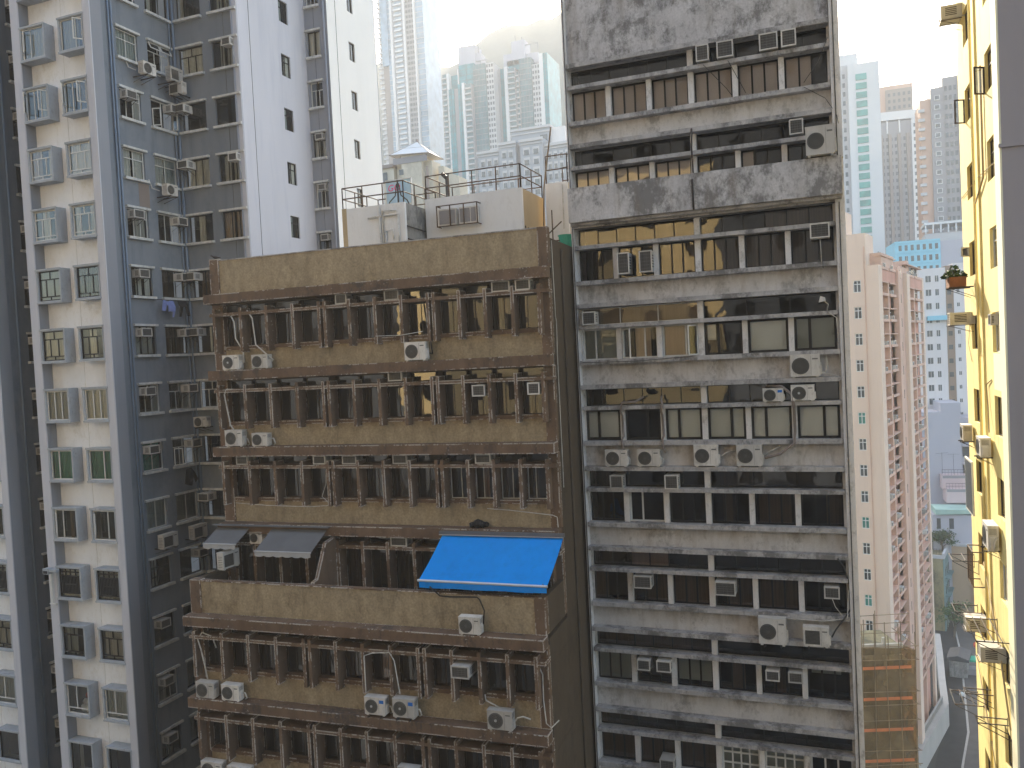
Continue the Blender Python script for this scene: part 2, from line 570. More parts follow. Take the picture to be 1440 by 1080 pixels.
def drape_me(w, h, a, z, mat, flat=False):
    def mk():
        b = MB()
        x0, x1 = -w / 2 + a * w, -w / 2 + z * w
        n = 2 if flat else max(6, int((x1 - x0) / .05))
        for i in range(n):
            xa, xb = x0 + (x1 - x0) * i / n, x0 + (x1 - x0) * (i + 1) / n
            ya, yb = (0, 0) if flat else (.03 * math.sin(i * 1.9), .03 * math.sin((i + 1) * 1.9))
            b.quad([(xa, ya, .0), (xb, yb, .0), (xb, yb, h), (xa, ya, h)])
        return b.mesh('curtain', mat)
    return cached(('dr', round(w, 2), round(h, 2), a, z, mat, flat), mk)


def window(parent, x, y, z, w, h, sty, fmat='frame_dark', pane='pane_clear', drapes=(), rz=0.0, name='window', t=.035, e=.05, blind=None):
    """a window = one part of its building: frame mesh, with pane, curtain or blind as its sub-parts"""
    f = ob(name, frame_me(w, h, sty, fmat, t, e), parent, (x, y, z), rz)
    ob('pane', pane_me(w, h, pane), f, (0, .02, 0))
    for a, b, mt in drapes:
        ob('curtain', drape_me(w, h - .06, a, b, mt), f, (0, .085, .03))
    if blind:
        mt, a, b, drop = blind
        ob('blind', drape_me(w, (h - .08) * drop, a, b, mt, True), f, (0, .075, .04 + (h - .08) * (1 - drop)))
    return f


def sash(parent, x, y, z, w, h, ang, mat, hinge=1):
    """an open casement leaf hung on one side"""
    def mk():
        b = MB()
        e = .045
        x0, x1 = (0, w) if hinge > 0 else (-w, 0)
        b.box(x0, x0 + e, -.02, .02, 0, h).box(x1 - e, x1, -.02, .02, 0, h).box(x0 + e, x1 - e, -.02, .02, 0, e).box(x0 + e, x1 - e, -.02, .02, h - e, h)
        b.quad([(x0 + e, 0, e), (x1 - e, 0, e), (x1 - e, 0, h - e), (x0 + e, 0, h - e)], 1)
        return b.mesh('open_sash', [mat, 'pane_clear'])
    return ob('open_sash', cached(('sa', w, h, mat, hinge), mk), parent, (x, y, z), ang)


# ---- air conditioners
def split_casing():
    b = MB()
    W, H, D = .425, .6, .32
    b.box(-W, W, -D, 0, .035, H - .012)
    b.box(-W - .008, W + .008, -D - .008, .008, H - .012, H + .012)      # lid
    b.box(-W + .05, -W + .13, -D + .02, -.02, 0, .035).box(W - .13, W - .05, -D + .02, -.02, 0, .035)
    b.box(W, W + .05, -D + .06, -.1, .08, .34)                            # valve cover
    b.box(.16, .166, -D - .004, -D, .06, H - .03, 1)                      # panel joint
    for i in range(7):
        b.box(W, W + .003, -D + .04, -.06, .40 + i * .022, .408 + i * .022, 1)
        b.box(-W - .003, -W, -D + .04, -.06, .1 + i * .06, .115 + i * .06, 1)
    me = b.mesh('casing', ['ac_white', 'ac_dark'])
    return me


def split_grille(cx=-.135):
    b = MB()
    D = .32
    b.cyl(cx, .31, .235, -D - .003, -D + .002, 22, 0)
    for r in (.06, .11, .16, .21, .245):
        b.ring(cx, .31, r, .006 if r < .24 else .012, -D - .02, -D - .004, 20, 1)
    for k in range(8):
        a = PI * k / 8
        c, s_ = math.cos(a) * .235, math.sin(a) * .235
        b.bar((cx - c, -D - .012, .31 - s_), (cx + c, -D - .012, .31 + s_), .004, 1)
    return b.mesh('fan_grille', ['ac_dark', 'ac_coil'])


def split_hub(cx=-.135, r=.045):
    return MB().cyl(cx, .31, r, -.352, -.335, 12).mesh('fan_hub', 'alu')


def split_ac(label, loc, w, h, rz=0.0, group=None, hub=False, badge=False, bracket=None, pipe=None, pipe_mat='pipe_white', square=False):
    t = thing('outdoor_air_conditioner', label, 'air conditioner', loc, rz, group)
    k = (w / .85, 1, h / .6)
    ob('casing', cached('sc', split_casing), t, scale=k)
    ks = min(k[0], k[2])
    fan = dict(loc=(-.135 * (k[0] - ks), 0, .31 * (k[2] - ks)), scale=(ks, 1, ks))
    if square:
        def sq():
            b = MB()
            b.box(-.36, .12, -.326, -.32, .1, .5, 0)
            for i in range(11):
                b.box(-.36, .12, -.335, -.327, .1 + i * .04, .106 + i * .04, 1)
            return b.mesh('fan_grille', ['ac_dark', 'ac_coil'])
        ob('fan_grille', cached('sq', sq), t, scale=k)
    else:
        ob('fan_grille', cached('sg', split_grille), t, **fan)
    if hub:
        ob('fan_hub', cached('sh', split_hub), t, **fan)
    if badge:
        ob('badge', cached('sb', lambda: MB().box(.19, .37, -.326, -.321, .42, .53).mesh('badge', 'badge_blue')), t, scale=k)
    else:
        ob('badge', cached('sb2', lambda: MB().box(.2, .36, -.325, -.321, .47, .505).mesh('badge', 'ac_coil')), t, scale=k)
    if bracket:
        b = MB()
        for sx in (-.3, .3):
            b.box(sx * w - .02, sx * w + .02, -.42, bracket, -.045, -.002)
            b.bar((sx * w, -.36, -.045), (sx * w, bracket, -.26), .012)
        put('bracket', b, 'steel_dark', t)
    if pipe:
        for pth in pipe:
            put('pipe', MB().tube(pth, .028, 6), pipe_mat, t, smooth=True)
    return t


def wac_casing(w, h, d, rim):
    b = MB()
    b.box(-w / 2, w / 2, -d + .02, .1, 0, h)
    if rim:
        b.box(-w / 2 - .012, -w / 2 + .035, -d - .01, -d + .02, -.012, h + .012).box(w / 2 - .035, w / 2 + .012, -d - .01, -d + .02, -.012, h + .012)
        b.box(-w / 2 + .035, w / 2 - .035, -d - .01, -d + .02, -.012, .035).box(-w / 2 + .035, w / 2 - .035, -d - .01, -d + .02, h - .035, h + .012)
    for sx in (-1, 1):
        for i in range(5):
            z = h * (.22 + .13 * i)
            x = sx * w / 2
            b.box(min(x, x + sx * .004), max(x, x + sx * .004), -d * .8, -d * .25, z, z + h * .07, 1)
    return b.mesh('casing', ['ac_white', 'ac_dark'])


def wac_coil(w, h, d, face='ac_dark'):
    b = MB()
    b.box(-w / 2 + .03, w / 2 - .03, -d + .012, -d + .022, .03, h - .03, 0)
    n = 6
    for i in range(1, n):
        z = h * i / n
        b.box(-w / 2 + .035, w / 2 - .035, -d + .004, -d + .0115, z - .006, z + .006, 1)
    for i in range(1, 5):
        x = -w / 2 + w * i / 5
        b.box(x - .004, x + .004, -d, -d + .0035, .04, h - .04, 1)
    return b.mesh('coil_grille', [face, 'ac_coil'])


def window_ac(label, loc, w, h, d=.4, rz=0.0, group=None, bracket=False, hose=None, rim=True, face='ac_dark'):
    t = thing('window_air_conditioner', label, 'air conditioner', loc, rz, group)
    w, h = round(w, 2), round(h, 2)
    ob('casing', cached(('wc', w, h, d, rim), lambda: wac_casing(w, h, d, rim)), t)
    ob('coil_grille', cached(('wg', w, h, d, face), lambda: wac_coil(w, h, d, face)), t)
    if bracket:
        b = MB()
        for sx in (-.4, .4):
            b.box(sx * w - .012, sx * w + .012, -d - .04, .06, -.035, -.013)
            b.bar((sx * w, -d, -.03), (sx * w, .05, -.30), .010)
        b.box(-w * .5, w * .5, -d - .07, -d - .042, -.035, -.013)
        put('bracket', b, 'steel_dark', t)
    if hose:
        put('hose', MB().tube(hose, .012, 5), 'pipe_white', t)
    return t


# ---- structure shared by the whole place
g = MB()
g.quad([(-615, -55, 0), (475, -55, 0), (475, 975, 0), (-615, 975, 0)])
put('ground', g, 'ground', kind='structure')
# ---------------------------------------------------------------- blue and white residential tower
TP, TZ = 2.755, 68.08
tower = thing('apartment_tower', 'tall blue and white residential tower with box bay windows and a stepped plan', 'apartment tower')
TOP = 78.0
ROWS = range(-2, 15)


def wing_front(x0, rows):
    """two stacks of bays between pale pillars, front plane y=28"""
    for a, b in ((x0, x0 + .49), (x0 + 4.38, x0 + 4.8)):
        put('pillar', MB().box(a, b, 28.0, 28.05, 0, TOP), 'tower_pale', tower)
        put('pillar', MB().box(a + .002, b - .002, 28.05, 28.65, 0, TOP - .01), 'tower_mid', tower)
    cr = MB().box(x0 + .45, x0 + 4.42, 28.55, 28.75, 0, TOP)
    put('cream_panel', cr, 'tower_cream', tower)
    put('panel_joint', MB().box(x0 + 2.5, x0 + 2.52, 28.544, 28.55, 0, TOP), 'sill_white', tower)


BAYW, BAYH, BAYD = 1.53, 1.57, .53


def bay_me():
    b = MB()
    w, h, d = BAYW / 2, BAYH, BAYD
    b.box(-w, w, 0, d, -.10, 0).box(-w, w, 0, d, -h, -h + .11)
    b.box(-w, -w + .09, 0, d, -h + .11, -.10).box(w - .09, w, 0, d, -h + .11, -.10)
    b.box(-w - .02, w + .02, -.03, -.001, -.075, .015).box(-w - .02, w + .02, -.03, -.001, -h - .015, -h + .07)
    b.box(-w + .09, w - .09, d - .03, d - .01, -h + .11, -.10, 1)  # dark panel in place of the unlit room behind the bay
    return b.mesh('bay_window', ['bay_paint', 'room'])


C = 'curtain_pale'
BAYSTY = {  # row: (frame style, frame material, pane, curtains left, curtains right, open sashes left/right)
    -2: ('grid', 'frame_white', [(0, .3, C)], [(.5, 1, C)], None, None),
    -1: ('grid', 'frame_dark', [(0, .4, C)], [(.1, .5, C)], None, None),
    0: ('slide', 'frame_white', [(0, 1, 'blind_slate')], [(0, .7, 'blind_slate')], 'L', 'r'),
    1: ('tri', 'frame_white', [(.6, .9, 'blind_slate')], [(0, .2, C)], 'lr', 'lr'),
    2: ('grid', 'frame_white', [(0, .45, 'curtain_warm'), (.75, 1, C)], [(0, 1, C)], None, None),
    3: ('grid', 'frame_white', [(.3, .6, C)], [(.05, .3, C), (.7, 1, C)], None, None),
    4: ('grid', 'frame_dark', [(0, 1, 'blind_slate')], [(.1, .8, 'curtain_brown')], None, None),
    5: ('grid', 'frame_dark', [(0, 1, C)], [(.3, .6, C)], None, None),
    6: ('tri', 'frame_white', [(0, 1, C)], [(0, 1, C)], None, None),
    7: ('slide', 'frame_white', [(0, 1, 'green_film')], [(0, 1, 'green_film')], None, None),
    8: ('slide', 'frame_white', [(.6, .8, 'curtain_brown')], [(0, .1, C)], 'L', 'L'),
    9: ('grille', 'frame_dark', [(.1, .9, C)], [(.05, .95, C)], None, None),
    10: ('grid', 'frame_dark', [(.1, .6, 'blind_slate')], [(.1, 1, C)], None, None),
    11: ('duo', 'frame_white', [], [(0, 1, 'blind_slate')], None, None),
    12: ('one', 'frame_dark', [(.3, .5, 'blind_slate')], [(.8, 1, 'curtain_brown')], None, None),
    13: ('grid', 'frame_dark', [(0, 1, C)], [(0, .5, C)], None, None),
    14: ('grid', 'frame_dark', [(0, .4, C)], [(0, .5, C)], None, None)}


def bay(cx, r, flip):
    z = TZ - TP * r
    sty, fm, dl, dr, sl_, sr_ = BAYSTY[r]
    b = ob('bay_window', cached('bay', bay_me), tower, (cx, 28.0, z))
    w, h = BAYW - .18, BAYH - .21
    f = ob('window_frame', frame_me(w, h, ('slidr' if sty == 'slide' and flip else sty), fm, .05, .05), b, (0, .08, -BAYH + .11))
    ob('pane', pane_me(w, h, 'pane_clear'), b, (0, .10, -BAYH + .11))
    for a, q, mt in (dr if flip else dl):
        ob('curtain', drape_me(w, h - .06, a, q, mt), b, (0, .19, -BAYH + .14))
    for s_ in (sr_ if flip else sl_) or '':
        if s_ in 'lL':
            sash(b, -w / 2 + .03, .06, -BAYH + .40, .40, .92, math.radians(-58 if s_ == 'l' else -35), 'frame_white', 1)
        else:
            sash(b, w / 2 - .03, .06, -BAYH + .40, .40, .92, math.radians(52), 'frame_white', -1)


wing_front(-34.63, ROWS)
wing_front(-41.72, ROWS)
for r in ROWS:
    bay(-33.36, r, 0)
    bay(-30.99, r, 1)
    if r >= 5:
        bay(-38.10, r, 1)
        if r >= 9:
            bay(-40.45, r, 0)


def side_wall(x, y0, y1, mat, cols, z_top, period, wh, rows, rz, ledges=True, deep=.16, nm='recess_wall'):
    """a wall built in its own frame: u along the wall, facing local -y; returns the wall object and the list of openings"""
    holes = [(round(c - w / 2, 3), round(c + w / 2, 3), round(z_top - period * r - wh, 3), round(z_top - period * r, 3)) for c, w in cols for r in rows]
    b = MB().wall(y0, y1, 0, TOP, holes, 0, deep)
    loc = (x, 0, 0) if rz else (0, x, 0)
    wl = put(nm, b, mat, tower, loc, rz)
    if ledges:
        for hh in holes:
            a_, c_, q0, q1 = hh
            put('window_head', MB().box(a_ - .08, c_ + .08, -.13, -.001, q1, q1 + .10), 'sill_white', wl)
            put('window_sill', MB().box(a_ - .08, c_ + .08, -.16, -.001, q0 - .12, q0), 'sill_white', wl)
    put('dark_room_sheet', MB().quad([(y0 - .02, .85, 0), (y1 + .02, .85, 0), (y1 + .02, .85, TOP), (y0 - .02, .85, TOP)]), 'room', tower, loc, rz)
    return wl, holes


# +X wall of the main wing (windows a, b), back wall (c, d), pale +X return, second recess, white return
WA, WB = (30.40, 1.28), (32.40, 1.48)
wl1, _ = side_wall(-30.2, 28.65, 33.3, 'tower_blue', [WA, WB], 68.06, TP, 1.34, ROWS, PI / 2)
wl2, _ = side_wall(33.3, -30.2, -26.13, 'tower_blue', [(-29.08, 1.50), (-26.99, 1.50)], 68.06, TP, 1.34, ROWS, 0)
wl3, _ = side_wall(-26.13, 33.3, 38.93, 'tower_pale', [(37.03, .78)], 68.33 + 2 * .0, 2.80, 1.14, range(-2, 8), PI / 2, False, .14, 'return_wall')
wl4, _ = side_wall(38.93, -26.13, -24.69, 'tower_mid', [(-25.6, .80)], 67.40, 2.72, 1.36, range(-3, 8), 0)
wl5, _ = side_wall(-24.69, 38.93, 44.05, 'tower_white', [(41.33, .62)], 70.13, 2.73, 1.04, range(-2, 8), PI / 2, False, .14, 'return_wall')
put('back_wall', MB().box(-41.7, -24.8, 44.05, 44.3, 0, TOP), 'tower_mid', tower)
put('roof', MB().box(-41.6, -24.8, 39.5, 44.0, TOP - .3, TOP - .1), 'conc_pale', tower)
put('roof', MB().box(-41.6, -26.3, 33.5, 39.5, TOP - .3, TOP - .1), 'conc_pale', tower)
put('roof', MB().box(-34.5, -30.4, 28.9, 33.5, TOP - .3, TOP - .1), 'conc_pale', tower)
put('corner_strip', MB().box(-26.45, -26.14, 33.25, 33.3, 0, TOP), 'tower_pale', tower)
# left wing's +X wall, seen past the first pillar, and main wing's hidden -X wall
wl6, _ = side_wall(-37.1, 28.65, 33.3, 'tower_blue', [WA, WB], 68.06, TP, 1.34, ROWS, PI / 2)
wl7, _ = side_wall(33.31, -37.1, -34.5, 'tower_blue', [(-35.8, 1.3)], 68.06, TP, 1.34, ROWS, 0)
put('recess_wall', MB().box(-34.5, -34.3, 28.7, 33.3, 0, TOP), 'tower_blue', tower)

# windows in those walls:  (style, frame, curtains) by column and row
WA_S = {-1: ('two', 'frame_white', []), 0: ('two', 'frame_white', [(0, 1, 'blind_slate')]), 1: ('tritop', 'frame_white', [(.7, 1, C)]), 2: ('two', 'frame_white', [(0, .45, C), (.55, 1, C)]),
        3: ('tritop', 'frame_white', [(.4, .9, C)]), 4: ('tri', 'frame_dark', [(.3, .6, C), (.7, 1, C)]), 5: ('tri', 'frame_dark', [(.1, .3, C), (.4, .95, C)]), 6: ('tritop', 'frame_white', [(.7, 1, C)]),
        7: ('two', 'frame_white', [(.1, .9, 'green_film')]), 8: ('pair', 'frame_white', [(0, 1, 'blind_slate')]), 9: ('lattice', 'frame_dark', [(.2, .4, C)]), 10: ('tri', 'frame_dark', []), 11: ('tri', 'frame_white', [(.1, .5, C)]), 12: ('tri', 'frame_dark', [(0, .5, C)])}
WB_S = {-1: ('tri', 'frame_dark', [(.2, .4, C)]), 0: ('tritop', 'frame_white', []), 1: ('pair', 'frame_white', []), 2: ('two', 'frame_white', [(0, .5, C), (.5, 1, 'blind_slate')]), 3: ('tri', 'frame_white', []),
        4: ('tri', 'frame_dark', [(0, .4, 'curtain_brown')]), 5: ('pair', 'frame_dark', [(0, .9, 'curtain_brown')]), 6: ('tritop', 'frame_white', [(.6, 1, C)]), 7: ('tritop', 'frame_white', []),
        8: ('pair', 'frame_white', [(0, 1, 'blind_slate')]), 9: ('one', 'frame_dark', []), 10: ('tri', 'frame_dark', [])}
WC_S = {-1: ('tri', 'frame_dark', [(.1, .25, C)]), 0: ('tritop', 'frame_dark', [(.1, .9, C)]), 1: ('one', 'frame_dark', []), 2: ('tri', 'frame_dark', [(.1, .9, C)]), 3: ('one', 'frame_dark', [(.35, .6, C)]),
        4: ('pair', 'frame_dark', [(.3, .8, 'curtain_brown')]), 5: ('one', 'frame_dark', [(.5, .6, C)]), 6: ('tritop', 'frame_white', []), 7: ('one', 'frame_dark', [(.1, .3, 'curtain_brown')]), 8: ('pair', 'frame_dark', []), 9: ('pair', 'frame_dark', [])}
WD_S = {-1: ('tri', 'frame_dark', [(.2, .9, 'blind_slate')]), 0: ('tri', 'frame_dark', [(.25, .95, C)]), 1: ('one', 'frame_dark', []), 2: ('tri', 'frame_dark', [(.15, .9, C)]), 3: ('tri', 'frame_dark', [(0, 1, 'curtain_warm')])}
for r in ROWS:
    z = 68.06 - TP * r - 1.34
    dflt = ('tri', 'frame_dark', [(.1, .5, C)])
    for (cy, ww), tab in ((WA, WA_S), (WB, WB_S)):
        s_, fm, dr = tab.get(r, dflt)
        window(tower, -30.2 - .09, cy, z, ww, 1.34, s_, fm, 'pane_clear', dr, PI / 2)
        if r == 0 and tab is WB_S:
            for k in (-.36, .36):
                q = ob('open_sash', cached('topsash', lambda: MB().box(-.33, .33, -.02, .02, -.36, -.32).box(-.33, .33, -.02, .02, -.04, 0).box(-.33, -.29, -.02, .02, -.32, -.04).box(.29, .33, -.02, .02, -.32, -.04).box(-.29, .29, -.004, .004, -.32, -.04, 1).mesh('open_sash', ['frame_white', 'pane_clear'])), wl1, (cy + k, .0, z + 1.30))
                q.rotation_euler = (math.radians(-28), 0, 0)
        if r == 1 and tab is WB_S:
            sash(wl1, cy - .66, .02, z + .04, .42, .84, math.radians(-70), 'frame_white', 1)
            sash(wl1, cy + .66, .02, z + .04, .42, .84, math.radians(75), 'frame_white', -1)
        if r == 7 and tab is WB_S:
            sash(wl1, cy - .66, .02, z + .04, .42, .84, math.radians(-55), 'frame_white', 1)
    s_, fm, dr = WC_S.get(r, dflt)
    window(tower, -29.08, 33.39, z, 1.5, 1.34, s_, fm, 'pane_clear', dr)
    s_, fm, dr = WD_S.get(r, dflt)
    window(tower, -26.99, 33.39, z, 1.5, 1.34, s_, fm, 'pane_clear', dr)
    window(tower, -37.1 - .09, WA[0], z, WA[1], 1.34, 'tri', 'frame_dark', 'pane_dark', [(.2, .5, 'curtain_brown')] if r % 3 else [], PI / 2)
for r in range(-2, 8):
    z = 68.33 - 2.80 * r - 1.14
    window(tower, -26.13 - .07, 37.03, z, .78, 1.14, 'two', 'frame_dark', 'pane_clear', [(0, .5, 'blind_slate')] if r % 2 else [(.5, 1, C)], PI / 2)
    z = 70.13 - 2.73 * r - 1.04
    window(tower, -24.69 - .07, 41.33, z, .62, 1.04, 'pair', 'frame_bronze', 'pane_clear', [(0, 1, 'blind_slate')], PI / 2)
for r in range(-3, 8):
    z = 67.40 - 2.72 * r - 1.36
    window(tower, -25.6, 39.02, z, .80, 1.36, 'tritop' if r != -1 else 'one', 'frame_white' if r % 2 == 0 else 'frame_dark', 'pane_clear', [(0, 1, C)] if r in (-1, 1) else [], 0)

# drain pipes
for x, y in ((-30.13, 29.50), (-30.13, 29.33), (-30.13, 33.10), (-30.02, 33.23), (-29.98, 33.22)):
    put('drain_pipe', MB().tube([(x, y, 20), (x, y, TOP)], .045, 6), 'pipe_blue', tower, smooth=True)
put('drain_pipe', MB().tube([(-26.42, 33.22, 20), (-26.42, 33.22, TOP)], .05, 6), 'tower_mid', tower, smooth=True)
put('drain_pipe', MB().tube([(-24.85, 38.85, 20), (-24.85, 38.85, TOP)], .06, 6), 'tower_mid', tower, smooth=True)
put('drain_pipe', MB().tube([(-37.03, 29.2, 20), (-37.03, 29.2, TOP)], .05, 6), 'pipe_blue', tower, smooth=True)
put('paint_patch', MB().box(30.55, 31.2, -.004, -.001, 59.95, 61.05), 'conc_taupe', wl1)
for r in range(-1, 12):
    zz = 68.06 - TP * r - 1.75
    put('drain_pipe', MB().tube([(33.06, -.12, zz), (33.06, -.12, zz - 1.05), (33.09, -.06, zz - 1.2)], .03, 5), 'pipe_blue', wl1)
    put('drain_pipe', MB().tube([(-29.9, -.10, zz + .35), (-30.02, -.10, zz + .2), (-30.05, -.08, zz - 1.2)], .03, 5), 'pipe_blue', wl2)

# window units on the tower: (wall, centre along wall, row, dz below opening top, width, label)
ORD = ['top', 'second', 'third', 'fourth', 'fifth', 'sixth', 'seventh', 'eighth', 'ninth', 'tenth', 'eleventh', 'twelfth', 'thirteenth', 'fourteenth']
GA, GC, GL = 'window air conditioners on the blue side wall', 'window air conditioners on the blue back wall', 'window air conditioners in the dark light well'
A_ROWS = {1: 'in a white framed window, tubular cage beside it', 3: 'above a white framed window with pale curtain', 4: 'in a dark window just above the drying shirt', 5: 'in a dark window with pale curtains', 6: 'in a white window level with the small ledge unit',
          7: 'above green tinted panes on the side wall', 10: 'in a dark window on the shaded wall, below the lattice window', 11: 'in a grey framed window low on the shaded wall', 12: 'lowest on the shaded blue wall, dark window'}
for r, tx in A_ROWS.items():
    z = 68.06 - TP * r
    window_ac('boxy window air conditioner ' + tx, (-30.2, 30.12 if r != 4 else 30.2, z - .50), .60, .38, .38, PI / 2, GA, True)
B_ROWS = {1: 'beside open white casements on the blue wall', 3: 'over a white window, white bracket on wall', 4: 'in a dark window above the hanging black shorts', 5: 'beside the inner corner, above a plain brown curtain', 6: 'in a white window by the inner corner pipes',
          7: 'on white bracket above the dark hanging cloth', 9: 'half hidden behind the grey terrace awning'}
for r, tx in B_ROWS.items():
    z = 68.06 - TP * r
    window_ac('boxy window air conditioner ' + tx, (-30.2, 32.82, z - .50), .60, .38, .46, PI / 2, GA, True)
C_ROWS = {1: 'over a bare dark window near the inner corner', 2: 'with vented side over pale corner curtains', 4: 'next to the tan parapet corner, brown curtain below', 5: 'left of the brown block, dark window with hanging cloth',
          8: 'lowest of the back wall, left of the brown block'}
for r, tx in C_ROWS.items():
    z = 68.06 - TP * r
    window_ac('window air conditioner ' + tx, (-29.55, 33.3, z - .48), .62, .38, .52, 0, GC, True)
for r, tx in {0: 'over a dark curtained window, topmost on the back wall', 2: 'over pale drapes with a patterned valance'}.items():
    window_ac('small window air conditioner ' + tx, (-26.62, 33.3, 68.06 - TP * r - .44), .50, .36, .36, 0, GC, False, [(.2, -.1, .05), (.25, -.12, -.4), (.35, -.03, -1.0)])
for r in range(-1, 13):
    if r in (2, 9):
        continue
    window_ac('window air conditioner in the narrow dark light well, ' + ORD[r + 1] + ' storey from the photo top', (-37.1, 30.05, 68.06 - TP * r - .50), .55, .36, .34, PI / 2, GL, True)
for r, tx in {1: 'in the recess beside the sunlit white wall, upper of three', 3: 'over a dark window between pale wall and white penthouse', 2: 'in a white framed window between the pale returns'}.items():
    window_ac('small window air conditioner ' + tx, (-25.5, 38.93, 67.4 - 2.72 * r - .42), .46, .32, .2, 0, 'window air conditioners in the rear recess', False)
GO = 'outdoor units on the blue tower'
split_ac('boxy outdoor unit on a bracket below the topmost white two pane window', (-29.72, 30.9, 66.03), .78, .58, PI / 2, GO, bracket=.5)
split_ac('cream outdoor unit hung below the window with raised top lights', (-29.55, 32.45, 66.12), .80, .68, PI / 2, GO, bracket=.65, square=True)
split_ac('white outdoor unit on a long bracket in the inner corner of the blue walls', (-29.5, 32.92, 65.62), .80, .58, 0, GO, bracket=.38, square=True)
split_ac('cream outdoor unit beneath a white window beside a pale paint patch', (-29.75, 31.9, 60.55), .70, .55, PI / 2, GO, bracket=.45)
split_ac('small white outdoor unit on a shelf at the back wall, left of the brown block', (-29.35, 33.0, 49.25), .80, .50, 0, GO, bracket=.3)
split_ac('grille fronted outdoor unit under the pale blinded window of the side wall, near the pillar', (-29.8, 30.4, 43.75), .95, .68, PI / 2, GO, bracket=.4, square=True)
split_ac('grille fronted outdoor unit under the second blinded window, near the inner corner', (-29.8, 32.4, 43.75), .95, .68, PI / 2, GO, bracket=.4, square=True)
for y, zz in ((30.9, 66.55), (32.45, 66.7), (31.9, 61.1)):
    put('refrigerant_pipe', MB().tube([(-29.9, y - .35, zz - .3), (-30.1, y - .6, zz - .2), (-30.14, y - .75, zz + .2)], .025, 5), 'pipe_white', tower, smooth=True)


# laundry
def cloth(pts, mat, name, label, loc, rz, cat='clothes', sway=.05):
    b = MB()
    n = len(pts)
    k = [(x, sway * math.sin(3 * x + 5 * z) - .012, z) for x, z in pts] + [(x, sway * math.sin(3 * x + 5 * z) + .012, z) for x, z in pts]
    b.v += k
    b.f += [tuple(range(n))[::-1], tuple(range(n, 2 * n))] + [(i, (i + 1) % n, n + (i + 1) % n, n + i) for i in range(n)]
    b.m += [0] * (n + 2)
    o = put(name, b, mat, None, loc, rz)
    return tag(o, label, cat)


zc = 68.06 - TP * 4 - 1.34 - .16
put('drying_pole', MB().tube([(-29.85, 30.9, zc), (-29.85, 33.0, zc + .02)], .018, 5).bar((-30.2, 31.0, zc), (-29.85, 31.0, zc), .012).bar((-30.2, 32.9, zc), (-29.85, 32.9, zc + .02), .012), 'steel_dark', tower)
cloth([(-.32, 0), (-.18, .0), (-.08, -.05), (.08, -.05), (.18, 0), (.42, .0), (.50, -.30), (.42, -.52), (.36, -.80), (.28, -.80), (.27, -.55), (.10, -.52), (.02, -.55), (-.02, -.25), (-.12, -.22), (-.16, -.52), (-.36, -.50)], 'blue_cloth', 'hanging_shirt', 'pale blue shirt drying on a pole under the side wall window', (-29.85, 31.55, zc - .01), PI / 2)
cloth([(-.36, -.01), (.36, .0), (.42, -.3), (.50, -.72), (.32, -.74), (.16, -.30), (.02, -.30), (-.04, -.78), (-.16, -.78), (-.18, -.3), (-.30, -.14)], 'black_cloth', 'hanging_shorts', 'black shorts drying on the pole beside the pale blue shirt', (-29.85, 32.5, zc), PI / 2)
cloth([(-.3, 0), (.1, .05), (.3, -.2), (.45, -.55), (.3, -.7), (.15, -.4), (.1, -.85), (-.1, -.8), (-.35, -.7)], 'black_cloth', 'hanging_cloth', 'dark cloth drying below the white bracketed window unit', (-29.8, 32.3, 68.06 - TP * 7 - 1.55), PI / 2)
cam_ = thing('security_camera', 'grey camera box on a slim white arm at the pale tower pillar', 'camera', (-34.3, 27.95, TZ - TP * 9 - .25))
put('camera_box', MB().box(-.22, .12, -.34, -.05, -.06, .2).box(.12, .55, -.30, -.1, .04, .16), 'bay_paint', cam_)
put('lens', MB().box(-.18, .08, -.35, -.341, -.03, .1), 'black_plastic', cam_)
put('arm', MB().box(-.16, -.04, -.06, .05, -1.5, -.06).box(-.24, .16, -.08, .04, -1.54, -1.5), 'frame_white', cam_)

zb11 = TZ - TP * 11 - BAYH + .16
bg_ = thing('stored_bags', 'white and red bags piled behind the glass of a white framed box bay', 'bags', (-33.05, 28.24, zb11))
for x, z, r, mt in ((-.15, .0, .20, 'blind_white'), (.12, .0, .22, 'blind_white'), (.25, .36, .19, 'blind_white'), (-.02, .34, .17, 'tower_pale'), (.14, .68, .15, 'red_thing')):
    b = MB()
    n = 9
    for i in range(7):
        a = PI * i / 6
        for j in range(n):
            q = r * (1 + .14 * math.sin(2.3 * j + 7 * x + i))
            b.v.append((x + q * math.sin(a) * math.cos(2 * PI * j / n), .5 * q * math.sin(a) * math.sin(2 * PI * j / n), z + r - r * math.cos(a)))
    for i in range(6):
        for j in range(n):
            b.f.append((i * n + j, i * n + (j + 1) % n, (i + 1) * n + (j + 1) % n, (i + 1) * n + j))
            b.m.append(0)
    put('bag', b, mt, bg_, smooth=True)
# ---------------------------------------------------------------- brown office block with projecting fins
BL = Matrix.Translation((-9.55, 29.0, 0)) @ Matrix.Rotation(math.radians(2.0), 4, 'Z')
BR = math.radians(2.0)


def bw(u, v, z):
    return tuple(BL @ Vector((u, v, z)))


brown = thing('office_block', 'weathered brown and tan office block with rows of flaking vertical fins', 'office building', (-9.55, 29.0, 0), BR)
FIN = [-14.62, -13.30, -12.05, -10.78, -9.55, -9.29, -8.17, -7.04, -5.90, -4.77, -4.52, -3.47, -2.42, -1.36, -.33]
ZB = [55.2, 52.0, 48.79, 45.55, 42.34, 39.06, 35.8, 32.55]
LO = -2.4


def hbox(*a):
    return MB().box(*a)


def fin_me(n):
    h = 1.87
    return MB().box(-.065, .065, 0, .60, 0, h).mesh('fin', 'brown_paint')


